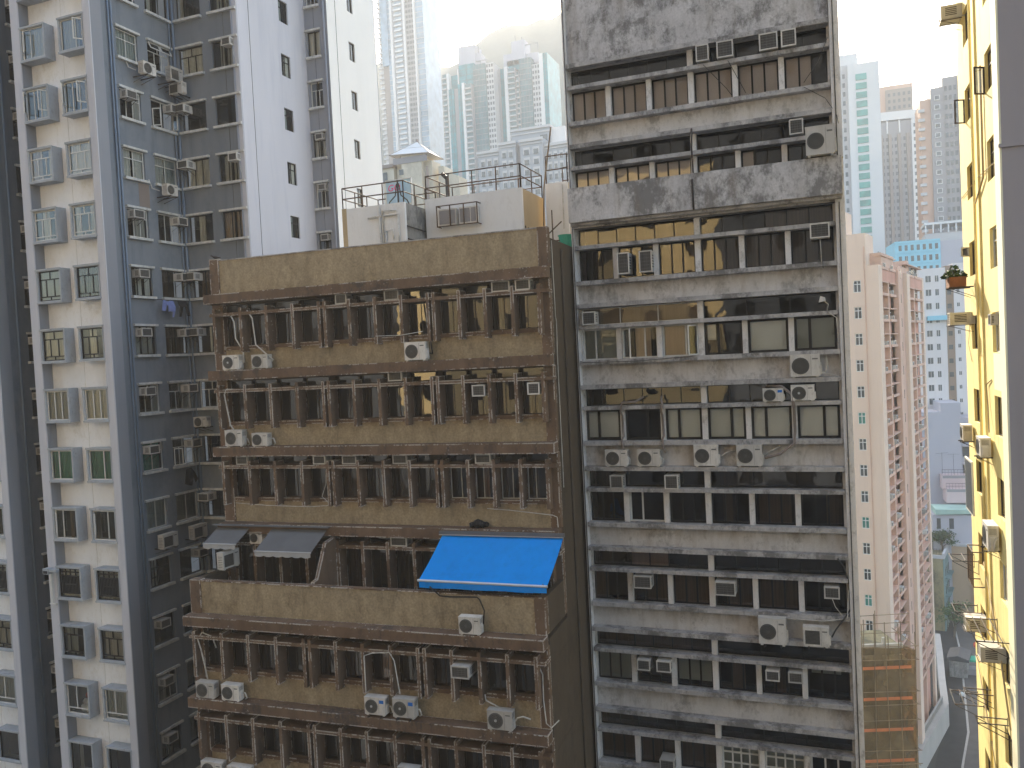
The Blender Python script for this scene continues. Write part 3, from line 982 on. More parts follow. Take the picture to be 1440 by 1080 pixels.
def storey(k):
    zb = ZB[k]
    nx = ZB[k + 1] if k < 7 else zb - 3.25
    o = 0 if k < 4 else LO
    # spandrel, cornice beam
    v0 = o - .55
    b = MB().box(-14.98 if k else -15.0, .03, v0, o - .002, zb - .40, zb)
    put('cornice_beam', b, 'brown_ledge', brown)
    zs = zb - 2.35
    if k != 3:
        put('spandrel_wall', MB().box(-14.42, -.38, o + .0, o + .2, nx - .38, zs - .002), 'tan_render', brown)
        put('window_sill', MB().box(-14.4, -.4, o - .05, o + .26, zs, zb - 2.2), 'brown_paint', brown)
    put('sun_ledge', MB().box(-14.85, .02, o - .40, o + .2, zb - .93, zb - .80), 'brown_paint', brown)
    put('header', MB().box(-14.42, -.38, o + .16, o + .3, zb - .47, zb - .38), 'brown_side', brown)
    bot = zb - 2.47 if k != 3 else nx + .0
    for u in FIN:
        ob('fin', cached(('fin', k == 3), lambda: MB().box(-.065, .065, 0, .60, bot - (zb - .62), 0).mesh('fin', 'brown_paint')), brown, (u + rnd.uniform(-.012, .012), o - .42, zb - .62))
    # windows between fins
    for i in range(14):
        a, c = FIN[i] + .065, FIN[i + 1] - .065
        w = c - a
        cx = (a + c) / 2
        h = 1.26 if k != 3 else 2.1
        zz = zb - 2.2 if k != 3 else zb - 3.1
        if w < .3:
            put('blank_panel', MB().box(a - .05, c + .05, o + .15, o + .2, zz, zb - .4), 'brown_side', brown)
            continue
        dr = []
        t = rnd.random()
        if t < .35:
            dr = [(0, rnd.choice([.3, .45, .6]), 'curtain_brown')]
        elif t < .5:
            dr = [(.5, 1, 'curtain_brown')]
        elif t < .58:
            dr = [(.3, .6, 'curtain_warm')]
        light = (k == 2 and i >= 10)
        window(brown, cx, o + .22, zz, w - .01, h, 'slide' if (i + k) % 2 else 'pair', 'frame_white' if light else 'window_brown', 'pane_dark', dr, 0, 'window', .03, .035)
        window(brown, cx, o + .22, zb - .80, w - .01, .40, 'one', 'window_brown', 'pane_dark', [], 0, 'transom_window', .03, .035)


for k in range(8):
    storey(k)
# end pilasters
for u0, u1 in ((-14.95, -14.42), (-.38, .0)):
    for k in range(8):
        zb = ZB[k]
        nx = ZB[k + 1] if k < 7 else zb - 3.25
        o = 0 if k < 4 else LO
        put('pilaster', MB().box(u0, u1, o - .06, o + .22, nx + .002, zb - .402), 'brown_paint', brown)
for z in (54.1, 50.9, 47.7, 44.4, 41.2, 38.0):
    put('formwork_joint', MB().box(-.004, .006, .23 if z > 42.2 else -2.1, 3.2, z, z + .03), 'brown_side', brown)
put('drain_pipe', MB().tube([(.06, 1.6, 10), (.06, 1.6, 56)], .05, 6), 'brown_side', brown, smooth=True)
# roof parapet and terrace parapet
put('roof_parapet', MB().box(-14.5, -.38, -.02, .18, 55.2, 56.64), 'tan_render', brown)
put('parapet_pier', MB().box(-14.95, -14.5, -.08, .25, 55.2, 56.72).box(-14.98, -14.93, -.02, .9, 55.2, 56.70), 'brown_paint', brown)
put('parapet_pier', MB().box(-.38, .01, -.08, .25, 55.2, 56.68), 'brown_paint', brown)
put('parapet_coping', MB().box(-14.5, -.38, -.05, .22, 56.64, 56.68), 'grey_ledge', brown)
put('terrace_parapet', MB().box(-14.45, -.40, LO, LO + .2, 42.342, 43.62), 'tan_render', brown)
put('parapet_pier', MB().box(-14.95, -14.45, LO - .06, LO + .26, 42.342, 43.68), 'brown_paint', brown)
put('parapet_pier', MB().box(-.40, .0, LO - .06, LO + .26, 42.342, 43.66), 'brown_paint', brown)
put('parapet_coping', MB().box(-14.45, -.40, LO - .03, LO + .23, 43.62, 43.655), 'brown_ledge', brown)
put('terrace_side_parapet', MB().box(-.2, .0, LO + .26, -.06, 42.3, 43.64), 'brown_side', brown)
put('terrace_side_parapet', MB().box(-14.95, -14.75, LO + .26, -.06, 42.3, 43.64), 'brown_side', brown)
put('terrace_floor', MB().box(-14.75, -.2, LO + .2, .2, 42.15, 42.3), 'roof_grey', brown)
pw = MB()
for u in (-9.5, -9.36):
    pw.v += [(u, LO + .26, 42.3), (u, -.42, 42.3), (u, -.42, 45.1), (u, -1.15, 45.0), (u, LO + .55, 43.75), (u, LO + .26, 43.7)]
pw.f += [(0, 1, 2, 3, 4, 5), (11, 10, 9, 8, 7, 6)] + [(i, (i + 1) % 6, 6 + (i + 1) % 6, 6 + i) for i in range(6)]
pw.m += [0] * 8
put('partition_wall', pw, 'brown_paint', brown)
# body
put('side_wall', MB().box(-.16, .0, .222, 13, 0, 56.3), 'brown_side', brown)
put('side_wall', MB().box(-.16, -.002, LO + .22, .22, 0, 42.14), 'brown_side', brown)
put('side_wall', MB().box(-14.95, -14.8, .2, 13, 0, 56.3), 'brown_side', brown)
put('side_wall', MB().box(-14.95, -14.8, LO + .22, .2, 0, 42.14), 'brown_side', brown)
put('rear_wall', MB().box(-14.8, -.16, 12.8, 13, 0, 56.3), 'brown_side', brown)
put('lower_front', MB().box(-14.8, -.16, LO + .05, LO + .25, 0, 29.0), 'tan_render', brown)
put('roof', MB().box(-14.8, -.16, .18, 12.8, 55.3, 55.5), 'roof_grey', brown)
put('dark_room_sheet', MB().quad([(-14.8, 1.4, 42.3), (-.16, 1.4, 42.3), (-.16, 1.4, 55.3), (-14.8, 1.4, 55.3)]), 'room_warm', brown)
put('dark_room_sheet', MB().quad([(-14.8, LO + 1.4, 20), (-.16, LO + 1.4, 20), (-.16, LO + 1.4, 42.1), (-14.8, LO + 1.4, 42.1)]), 'room_warm', brown)
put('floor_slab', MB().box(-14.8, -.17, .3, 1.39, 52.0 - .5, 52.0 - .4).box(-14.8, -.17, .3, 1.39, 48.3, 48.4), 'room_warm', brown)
put('wall_conduit', MB().tube([(-2.9, -.03, 46.25), (-2.0, -.04, 46.2), (-.3, -.1, 46.05), (-.12, -.1, 45.98), (-.1, -.1, 45.6)], .018, 5), 'pipe_white', brown)
put('wall_conduit', MB().tube([(.04, .35, 56.2), (.05, .35, 54.6), (.05, .38, 53.4), (.04, .5, 53.2), (.05, .45, 52.9), (.04, .42, 52.0), (.04, .42, 47)], .014, 5), 'pipe_white', brown)
put('wall_conduit', MB().tube([(-7.03, -.46, 53.05), (-5.95, -.47, 53.02), (-5.0, -.45, 53.12)], .014, 5), 'pipe_white', brown)
put('wall_conduit', MB().tube([(-14.4, -.02, 46.34), (-12.5, -.44, 46.33), (-10.5, -.44, 46.30), (-9.6, -.44, 46.36)], .012, 5), 'pipe_white', brown)
put('wall_conduit', MB().tube([(-9.75, -.2, 47.8), (-9.8, -.2, 47.2), (-9.95, -.3, 46.7), (-9.6, -.44, 46.5)], .012, 5), 'pipe_white', brown)
put('wall_conduit', MB().tube([(-.42, LO - .1, 41.5), (-.2, LO - .12, 41.0), (-.22, LO - .1, 40.1), (-.15, LO - .12, 39.3), (.02, LO - .1, 39.15), (.25, LO + .1, 39.35)], .022, 5), 'pipe_white', brown)
put('wall_conduit', MB().tube([(-6.95, LO - .45, 40.0), (-6.93, LO - .47, 41.3), (-6.6, LO - .46, 41.42), (-5.9, LO - .46, 41.5), (-5.7, LO - .47, 41.2), (-5.55, LO - .46, 40.0)], .022, 5), 'pipe_white', brown)

GB = 'outdoor units on the ledges of the brown block'


def bs(u0, u1, z0, z1, v, label, **kw):
    split_ac(label, bw((u0 + u1) / 2, v + .32, z0), u1 - u0, z1 - z0, BR, GB, **kw)


lp = lambda u, z: [[(.42, -.1, .3), (.55, -.12, .32), (.6, -.08, .1), (.5, -.05, .03)]]
bs(-14.27, -13.45, 52.0, 52.62, -.48, 'white outdoor unit with blue badge at the ledge end, two white pipes above', hub=True, pipe=[[(.42, -.1, .25), (.55, -.15, .3), (.55, -.18, .8), (.25, -.22, 1.3), (.22, -.22, 2.0), (.05, -.2, 2.3)]])
bs(-12.82, -12.05, 52.0, 52.58, -.48, 'white outdoor unit second from the end of the upper ledge', pipe=[[(.42, -.1, .25), (.52, -.1, .35), (.1, -.22, .75), (-.2, -.22, 1.0), (-.3, -.22, 2.1), (-.55, -.2, 2.45)]])
bs(-5.80, -4.91, 52.0, 52.72, -.50, 'white outdoor unit alone on the upper ledge, black pipe behind', pipe_mat='black_plastic', pipe=[[(.42, -.05, .3), (.60, -.02, .25), (.58, -.1, .9), (.48, -.14, 1.4), (.40, -.14, 2.2)]])
bs(-14.36, -13.50, 48.79, 49.48, -.5, 'bigger outdoor unit at the end of the middle ledge with a thick white pipe', pipe=[[(-.1, -.1, .68), (-.2, -.2, .9), (-.32, -.2, 1.6), (-.42, -.2, 2.2), (-.30, -.2, 2.42), (0, -.15, 2.4)], lp(0, 0)[0]])
bs(-13.04, -12.29, 48.79, 49.33, -.48, 'smaller outdoor unit second on the middle ledge', pipe=lp(0, 0))
bs(-13.39, -12.78, 44.71, 45.22, -.55, 'small outdoor unit hung between the two grey awnings', bracket=.5)
split_ac('white outdoor unit set sideways on the terrace parapet corner', bw(-14.2, -1.15, 43.85), .95, .72, BR + math.radians(86), GB, bracket=.3, square=True)
bs(-3.08, -2.28, 42.34, 42.97, -2.9, 'white outdoor unit on the ledge below the blue awning, black pipe above', pipe_mat='black_plastic', pipe=[[(.42, -.05, .3), (.47, 0, .8), (.30, .05, 1.15), (.2, .05, 1.25), (-.8, .02, 1.22), (-1.2, -.02, 1.25), (-1.6, .02, 1.55)]])
bs(-14.59, -13.73, 39.06, 39.7, -2.9, 'white outdoor unit at the end of the ledge below the terrace, curved white pipe', pipe=[[(-.05, -.05, .65), (-.1, -.12, 1.3), (-.2, -.15, 1.9), (-.33, -.15, 2.3), (-.1, -.15, 2.6), (.35, -.12, 2.45), (.5, -.1, 2.0)]])
bs(-13.36, -12.55, 39.06, 39.7, -2.9, 'white outdoor unit second on the ledge below the terrace', pipe=lp(0, 0))
bs(-6.98, -6.14, 39.13, 39.8, -2.95, 'white outdoor unit with blue badge, first of a twin pair on metal rails', hub=True, badge=True, bracket=.1, pipe=lp(0, 0))
bs(-5.83, -4.96, 39.13, 39.84, -2.95, 'white outdoor unit with blue badge, second of a twin pair beside looped pipes', hub=True, badge=True, bracket=.1, pipe=lp(0, 0))
bs(-2.16, -1.25, 39.06, 39.76, -2.95, 'large dusty outdoor unit near the corner of the lower ledge, trailing white cable', hub=True, pipe=[[(.42, -.1, .2), (.6, -.15, .45), (.8, -.12, .5), (1.05, -.05, .4)], [(.0, -.1, .7), (-.6, 0, .9), (-.62, 0, 1.1)]])
bs(-14.58, -13.6, 35.8, 36.5, -2.9, 'white outdoor unit on the bottom ledge end, cut by the photo edge')
bs(-13.32, -12.3, 35.8, 36.45, -2.9, 'white outdoor unit second on the bottom ledge, cut by the photo edge')
bs(-5.75, -4.92, 36.75, 37.35, -3.0, 'white unit below the twin pair, cut by the bottom photo edge', bracket=.4)
GW = 'window air conditioners in the brown block'


def bwin(u0, u1, z0, z1, v, d, label, **kw):
    window_ac(label, bw((u0 + u1) / 2, v + d, z0), u1 - u0, z1 - z0, d, BR, GW, **kw)


for u0, u1, tx in ((-8.82, -8.33, 'tucked under the top beam, first from the tower'), (-6.64, -6.04, 'tucked under the top beam above the lone outdoor unit'), (-2.17, -1.48, 'tucked under the top beam, larger of the corner two'), (-1.24, -.68, 'tucked under the top beam, nearest the parapet corner')):
    bwin(u0, u1, 54.42, 54.80, -.3, .5, 'white rimmed window air conditioner ' + tx)
bwin(-6.66, -6.08, 51.27, 51.62, -.3, .5, 'white rimmed window air conditioner under the second beam below the lone outdoor unit')
bwin(-3.11, -2.61, 50.57, 50.98, -.42, .62, 'white rimmed window air conditioner set between fins in the second row, stained sill below')
bwin(-.92, -.47, 50.57, 50.99, -.42, .62, 'white rimmed window air conditioner in the last bay of the second row')
for u0, u1, tx in ((-14.01, -13.46, 'below the bigger ledge unit'), (-10.27, -9.72, 'fourth bay'), (-8.92, -8.30, 'just past the double fin'), (-6.66, -6.06, 'centre bay of the facade'), (-3.18, -2.57, 'above the black bag')):
    bwin(u0, u1, 48.02, 48.36, -.3, .5, 'white rimmed window air conditioner under the third beam, ' + tx)
bwin(-6.95, -6.26, 44.76, 45.11, -.3, .5, 'white rimmed window air conditioner above the terrace, left of the blue awning')
bwin(-3.40, -2.74, 40.84, 41.26, -3.05, .8, 'white louvred window air conditioner jutting out below the terrace')

# awnings
ab = thing('blue_awning', 'bright blue retractable awning over the roof terrace', 'awning', bw(-2.2, -.55, 45.36), BR)
fb = MB()
N = 14
tl, tr_, bl_, br_ = (-2.36, -.08, -.05), (2.42, -.08, -.04), (-2.52, -1.95, -1.26), (2.30, -1.95, -1.28)
for th in (0, -.02):
    for j in range(9):
        t = j / 8
        for i in range(N + 1):
            s_ = i / N
            p = [(tl[q] * (1 - s_) + tr_[q] * s_) * (1 - t) + (bl_[q] * (1 - s_) + br_[q] * s_) * t for q in range(3)]
            fb.v.append((p[0], p[1], p[2] - .05 * math.sin(PI * t) + th + (.012 * math.sin(s_ * 31) + .008 * math.sin(s_ * 73 + 2)) * (.3 + .7 * t)))
W_ = N + 1
for L_ in range(2):
    for j in range(8):
        for i in range(N):
            a = L_ * 9 * W_ + j * W_ + i
            fb.f.append((a, a + 1, a + W_ + 1, a + W_))
            fb.m.append(0)
put('awning_fabric', fb, 'awning_blue', ab, smooth=True)
put('front_bar', MB().tube([(-2.56, -1.97, -1.27), (2.33, -1.97, -1.29)], .05, 8), 'alu', ab)
vb = MB()
for i in range(20):
    xa, xb = -2.5 + 4.8 * i / 20, -2.5 + 4.8 * (i + 1) / 20
    vb.box(xa, xb, -2.0 + .006 * math.sin(i), -1.985 + .006 * math.sin(i), -1.52 - .01 * math.sin(i * .9), -1.29)
put('valance', vb, 'awning_blue', ab)
put('roller_case', MB().box(-2.46, 2.46, -.16, .05, -.02, .12).box(-2.46, 2.46, -.165, -.161, -.02, .01, 1), ['awning_grey', 'alu'], ab)
put('folding_arm', MB().tube([(-2.2, -.05, -.12), (-2.0, -1.0, -.95), (-2.3, -1.93, -1.26)], .028, 6), 'steel_dark', ab)
put('folding_arm', MB().tube([(2.2, -.05, -.12), (2.0, -1.0, -.95), (2.15, -1.93, -1.28)], .028, 6), 'steel_dark', ab)


def grey_awning(u0, u1, v1, z1, shift, label):
    t = thing('grey_awning', label, 'awning', bw((u0 + u1) / 2, -.5, 45.42), BR, 'grey awnings over the terrace doors')
    w = (u1 - u0) / 2
    f = MB()
    zz = z1 - 45.42
    yy = v1 + .5
    for th in (0, -.015):
        f.quad([(-w, -.03, th - .02), (w, -.03, th - .02), (w + shift, yy, zz + th), (-w + shift, yy, zz + th)])
    put('awning_fabric', f, 'awning_grey', t)
    put('front_bar', MB().tube([(-w + shift - .02, yy - .01, zz), (w + shift + .02, yy - .01, zz)], .035, 6), 'awning_hem', t)
    b = MB()
    n = max(6, int(w * 2 / .14))
    for i in range(n):
        xa, xb = -w + shift + 2 * w * i / n, -w + shift + 2 * w * (i + 1) / n
        za = zz - .17 - .05 * abs(math.sin(i * PI / 3))
        zb_ = zz - .17 - .05 * abs(math.sin((i + 1) * PI / 3))
        b.quad([(xa, yy - .03, zz - .03), (xb, yy - .03, zz - .03), (xb, yy - .02, zb_), (xa, yy - .02, za)])
    put('valance', b, 'awning_hem', t)
    put('folding_arm', MB().bar((w - .1, -.05, -.2), (w - .1 + shift, yy, zz - .03), .02).bar((-w + .1, -.05, -.2), (-w + .1 + shift, yy, zz - .03), .02), 'steel_dark', t)


grey_awning(-14.96, -13.36, -1.45, 44.9, -.05, 'small charcoal awning at the terrace corner, left of the hung unit')
grey_awning(-12.27, -9.67, -1.6, 44.70, -.12, 'wide charcoal awning with scalloped pale hem over the terrace')
put('awning_flashing', MB().box(-15.1, -9.5, -.75, -.56, 45.50, 45.54), 'awning_grey', brown)

bag = MB()
for i, (x, z, r) in enumerate(((-.22, .1, .12), (0, .16, .17), (.18, .12, .13), (.34, .14, .10))):
    n = 9
    k = len(bag.v)
    for a in range(5):
        for j in range(n):
            th, ph = PI * (a + .5) / 5, 2 * PI * j / n
            q = r * (1 + .25 * math.sin(3 * j + i) * math.sin(a * 2))
            bag.v.append((x + q * math.sin(th) * math.cos(ph) * 1.2, q * math.sin(th) * math.sin(ph), max(0, z + q * math.cos(th))))
    for a in range(4):
        for j in range(n):
            bag.f.append((k + a * n + j, k + a * n + (j + 1) % n, k + (a + 1) * n + (j + 1) % n, k + (a + 1) * n + j))
            bag.m.append(0)
tag(put('rubbish_bag', bag, 'black_plastic', None, bw(-3.2, -.3, 45.56), BR), 'crumpled black bag lying on the ledge above the blue awning', 'bag')

# bird on the parapet corner
bd = MB()
prof = [(-.22, .015, .10), (-.12, .035, .10), (-.04, .065, .11), (.05, .07, .12), (.11, .05, .15), (.15, .04, .18), (.19, .03, .185), (.22, .006, .18)]
n = 8
for x, r, z in prof:
    for j in range(n):
        a = 2 * PI * j / n
        bd.v.append((x, r * math.cos(a), z + r * math.sin(a)))
for i in range(len(prof) - 1):
    for j in range(n):
        bd.f.append((i * n + j, i * n + (j + 1) % n, (i + 1) * n + (j + 1) % n, (i + 1) * n + j))
        bd.m.append(0)
bd.bar((.0, .02, .06), (.01, .02, 0), .008).bar((.0, -.02, .06), (.01, -.02, 0), .008)
tag(put('bird', bd, 'bird_grey', None, bw(-14.75, .1, 56.72), math.radians(200), smooth=True), 'small dark bird perched on the brown parapet corner pier', 'bird')

# ---------------------------------------------------------------- penthouse boxes on the roof of the brown block
ph = thing('rooftop_stair_house', 'white rooftop stair house with grey concrete flank and wall pipes', 'rooftop structure', (-18.5, 32.0, 55.4))
put('front_wall', MB().box(-1.35, 1.55, 0, .15, 0, 3.48), 'roof_white', ph)
put('corner_strip', MB().box(-1.58, -1.35, -.01, .15, 0, 3.5), 'roof_tan', ph)
put('flank_wall', MB().box(1.40, 1.548, .15, 3.2, 0, 3.46), 'roof_grey', ph)
put('flank_wall', MB().box(-1.55, -1.40, .15, 3.2, 0, 3.46), 'roof_grey', ph)
put('roof', MB().box(-1.4, 1.4, .15, 3.2, 3.3, 3.4), 'roof_grey', ph)
put('rear_wall', MB().box(-1.55, 1.548, 3.2, 3.35, 0, 3.46), 'roof_grey', ph)
for pts in ([(.35, -.06, 0), (.35, -.06, 3.5)], [(.48, -.06, 0), (.48, -.06, 3.2), (1.15, -.06, 3.15)], [(-.25, -.06, 2.95), (1.2, -.06, 2.98)], [(1.25, -.06, 0), (1.25, -.06, 3.0)], [(.62, -.06, 0), (.62, -.06, 2.3), (.95, -.06, 2.35), (1.0, -.06, 1.9)], [(.85, -.06, 0), (.85, -.06, 1.6), (1.2, -.06, 1.65)]):
    put('wall_pipe', MB().tube([(x, y, z) for x, y, z in pts], .04, 6), 'pipe_white', ph, smooth=True)
for z in (1.9, 2.45):
    put('wall_pipe', MB().tube([(1.6, .1, z), (1.6, 3.0, z - .05)], .03, 6), 'pipe_dark', ph)
pm = thing('rooftop_machine_room', 'white rooftop machine room with a caged pair of units on its wall', 'rooftop structure', (-14.5, 33.8, 55.4))
put('front_wall', MB().box(-2.35, 2.3, 0, .15, 0, 3.84), 'roof_white', pm)
put('flank_wall', MB().box(2.15, 2.298, .15, 2.9, 0, 3.82), 'roof_tan', pm)
put('flank_wall', MB().box(-2.35, -2.2, .15, 2.9, 0, 3.82), 'roof_grey', pm)
put('rear_wall', MB().box(-2.35, 2.298, 2.9, 3.05, 0, 3.82), 'roof_tan', pm)
put('roof', MB().box(-2.2, 2.15, .15, 2.9, 3.6, 3.7), 'roof_white', pm)
put('wall_pipe', MB().tube([(2.36, .12, 0), (2.36, .12, 2.2)], .03, 6), 'pipe_dark', pm)
put('wall_pipe', MB().tube([(-2.6, -.3, 1.30), (-.5, -.3, 1.42), (2.3, -.3, 1.52)], .03, 6), 'pipe_white', pm, smooth=True)
cg = thing('caged_air_conditioner', 'pair of grey outdoor units behind a dark metal cage on the white machine room', 'air conditioner', (-15.13, 33.8, 57.9))
b = MB()
for x in (-.97, -.33, .33, .97):
    b.box(x - .022, x + .022, -.42, -.38, 0, .86)
b.box(-.992, .992, -.425, -.375, .86, .90).box(-.992, .992, -.425, -.375, -.04, 0)
for x in (-.97, .97):
    b.box(x - .02, x + .02, -.375, .0, .862, .898).box(x - .02, x + .02, -.375, 0, -.038, -.002)
put('cage', b, 'rust_rail', cg)
for x in (-.5, .5):
    q = put('outdoor_unit', MB().box(x - .42, x + .42, -.33, -.03, .02, .74), 'ac_white', cg)
    put('fan_grille', MB().box(x - .38, x + .1, -.345, -.331, .08, .68).box(x + .14, x + .38, -.345, -.331, .08, .68), 'conc_mid', q)
pt = thing('rooftop_tank_room', 'narrow white rooftop tank room against the grey block', 'rooftop structure', (-11.3, 36.0, 55.4))
put('front_wall', MB().box(-.55, .5, 0, .15, 0, 4.32), 'roof_white', pt)
put('flank_wall', MB().box(.35, .498, .15, 3, 0, 4.3).box(-.55, -.4, .15, 3, 0, 4.3), 'roof_tan', pt)
put('roof', MB().box(-.4, .35, .15, 3, 4.1, 4.2), 'roof_white', pt)
put('wall_pipe', MB().tube([(.28, -.1, 2.2), (.3, -.1, 4.2)], .03, 6), 'pipe_white', pt)


def railing(label, loc, runs, z0, hgt, posts, mat='rust_rail', r=.028):
    t = thing('roof_railing', label, 'railing', loc, 0, 'pipe railings on the white rooftop boxes')
    for a, c in runs:
        a, c = Vector((*a, 0)), Vector((*c, 0))
        for q in (1.0, .5):
            put('rail', MB().tube([a + Vector((0, 0, z0 + hgt * q)), c + Vector((0, 0, z0 + hgt * q))], r, 6), mat, t)
        k = max(1, round((c - a).length / posts))
        for i in range(k + 1):
            p = a.lerp(c, i / k)
            put('post', MB().tube([p + Vector((0, 0, z0)), p + Vector((0, 0, z0 + hgt))], r * 1.05, 6), mat, t)
    return t


railing('dark pipe railing round the roof of the white stair house', (-18.5, 32.0, 58.86), [((-1.55, .05), (1.5, .05)), ((1.5, .05), (1.5, 3.2)), ((-1.55, .05), (-1.55, 3.2)), ((-1.55, 3.2), (1.5, 3.2))], 0, .95, 1.1)
railing('dark pipe railing round the roof of the white machine room', (-14.5, 33.8, 59.22), [((-2.3, .05), (2.25, .05)), ((2.25, .05), (2.25, 2.9)), ((-2.3, .05), (-2.3, 2.9)), ((-2.3, 2.9), (2.25, 2.9))], 0, 1.05, 1.15)
railing('short dark pipe railing on the narrow tank room beside the grey block', (-11.3, 36.0, 59.7), [((-.5, .05), (.5, .05)), ((-.5, 2.6), (.5, 2.6)), ((.5, .05), (.5, 2.6))], 0, 1.25, 1.0)
tag(put('bamboo_pole', MB().tube([(-11.95, 35.6, 56.2), (-11.85, 35.8, 59.5), (-11.55, 36.3, 62.3)], .035, 6), 'bamboo', None), 'tall bamboo pole leaning against the narrow white tank room', 'pole')
tag(put('vent_pipe', MB().tube([(-18.3, 36.2, 59.0), (-18.3, 36.2, 61.6)], .09, 8).tube([(-18.3, 36.2, 61.5), (-18.55, 36.2, 61.75)], .09, 8), 'pipe_dark', None, (1.9, -.9, -1.1)), 'dark vent pipe standing between the two white rooftop boxes', 'pipe')
bb = thing('roof_billboard', 'pale blue rooftop board with pink lettering behind the stair house railing', 'billboard', (-18.42, 34.3, 58.85))
put('board', MB().box(-.64, .64, 0, .06, .45, 1.55), 'sign_sky', bb)
put('board_frame', MB().box(-.68, -.64, -.02, .07, 0, 1.6).box(.64, .68, -.02, .07, 0, 1.6).box(-.64, .64, -.02, .07, 1.55, 1.6).box(-.64, .64, -.02, .07, .40, .45), 'frame_white', bb)
tc = bpy.data.curves.new('lettering', 'FONT')
tc.body = 'GO'
tc.size = .42
tc.shear = .2
tc.extrude = .004
tc.materials.append(M('sign_pink'))
tmp = bpy.data.objects.new('lettering', tc)
to = ob('lettering', bpy.data.meshes.new_from_object(tmp), bb)
to.location = (-.58, -.008, 1.08)
to.rotation_euler = (PI / 2, 0, .0)
arch = MB()
for s_ in (-1, 1):
    arch.tube([(s_ * .05, -.2, 1.3 - .25 * 0), (s_ * .15, -.2, .75), (s_ * .45, -.2, .5), (s_ * .62, -.2, .15)], .03, 6)
arch.tube([(0, -.2, 0), (0, -.2, 1.45)], .045, 6)
tag(put('antenna_mast', arch, 'pipe_dark', None, (-18.25, 34.1, 58.85)), 'dark forked mast in front of the pale blue board', 'mast')
tb = thing('green_tub', 'green plastic tub on the roof edge between the brown and grey blocks', 'tub', (-10.05, 32.9, 56.0))
b = MB()
k = len(b.v)
n = 12
for r, z in ((.26, 0), (.30, .85), (.26, .85), (.22, .1)):
    for j in range(n):
        b.v.append((r * math.cos(2 * PI * j / n), r * math.sin(2 * PI * j / n), z))
for i in range(3):
    for j in range(n):
        b.f.append((i * n + j, i * n + (j + 1) % n, (i + 1) * n + (j + 1) % n, (i + 1) * n + j))
        b.m.append(0)
b.f.append(tuple(range(n))[::-1])
b.f.append(tuple(range(3 * n, 4 * n)))
b.m += [0, 0]
put('tub_body', b, 'green_plastic', tb, smooth=False)
put('tub_rim', MB().tube([(.31 * math.cos(2 * PI * j / 12), .31 * math.sin(2 * PI * j / 12), .85) for j in range(13)], .025, 5), 'green_plastic', tb)
sf = MB()
for a, c in (((-.9, 0, 0), (.5, 0, 1.1)), ((-1.0, .1, .35), (.5, .1, .35)), ((.1, 0, 0), (.1, 0, 1.6)), ((-.95, 0, -.3), (-.95, 0, 1.0))):
    sf.bar(a, c, .03)
tag(put('pipe_frame', sf, 'rust_rail', None, (-10.6, 32.6, 56.3)), 'rusty pipe frame beside the green tub at the roof edge', 'frame')
# ---------------------------------------------------------------- grey stained office block
grey = thing('grey_office_block', 'stained grey concrete office block with long horizontal ledges and ribbon windows', 'office building')
GY = 32.3
ZC = [63.41, 60.25, 57.10, 53.93, 50.69, 47.42, 44.20, 40.92, 37.62, 34.35, 31.1]
BX = [(-9.36, -7.95), (-7.74, -6.34), (-6.14, -4.74), (-4.52, -3.11), (-2.91, -1.46), (-1.26, .21)]
TX = [(-9.36, -4.74), (-4.52, .21)]
GXL, GXR = -9.47, .52
holes = []
for zc in ZC:
    zm, zs = zc - .86, zc - 2.26
    for a, b in TX:
        holes.append((a, b, round(zm - .02, 3), round(zc - .16, 3)))
    for a, b in BX:
        holes.append((a, b, round(zs - .02, 3), round(zm - .14, 3)))
put('front_wall', MB().wall(GXL, GXR, 0, ZC[0] - .09, holes, GY, .24), 'grey_wall', grey)
put('parapet_wall', MB().box(GXL, GXR, GY - .06, GY + .2, ZC[0] - .088, 68.4), 'grey_stained', grey)
put('parapet_panel', MB().box(-9.2, .28, GY - .14, GY - .061, ZC[0] + .0, 64.75), 'grey_stained', grey)
put('edge_rib', MB().box(GXL - .06, GXL + .035, GY - .30, GY + .3, 0, 66.2), 'grey_column', grey)
put('edge_rib', MB().box(.305, GXR + .10, GY - .33, GY - .062, 0, 57.0), 'grey_column', grey)
put('edge_rib', MB().box(.305, GXR + .10, GY - .33, GY - .062, 58.47, 68.4), 'grey_column', grey)
put('edge_rib', MB().box(GXR + .002, GXR + .10, GY - .06, GY + .3, 0, 68.39), 'grey_column', grey)
put('side_wall', MB().box(GXR, GXR + .02, GY, GY + 10, 0, 68.4), 'grey_stained', grey)
put('side_wall', MB().box(GXL - .02, GXL, GY + .3, GY + 10, 0, 66), 'grey_stained', grey)
put('rear_wall', MB().box(GXL, GXR, GY + 9.8, GY + 10, 0, 66), 'grey_stained', grey)
put('roof', MB().box(GXL, GXR, GY + .2, GY + 9.8, 65.5, 65.7), 'roof_grey', grey)
put('dark_room_sheet', MB().quad([(GXL, GY + 1.5, 20), (GXR, GY + 1.5, 20), (GXR, GY + 1.5, 64), (GXL, GY + 1.5, 64)]), 'room', grey)
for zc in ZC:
    put('floor_slab', MB().box(GXL + .05, GXR - .05, GY + .26, GY + 1.49, zc - 2.7, zc - 2.5), 'room', grey)
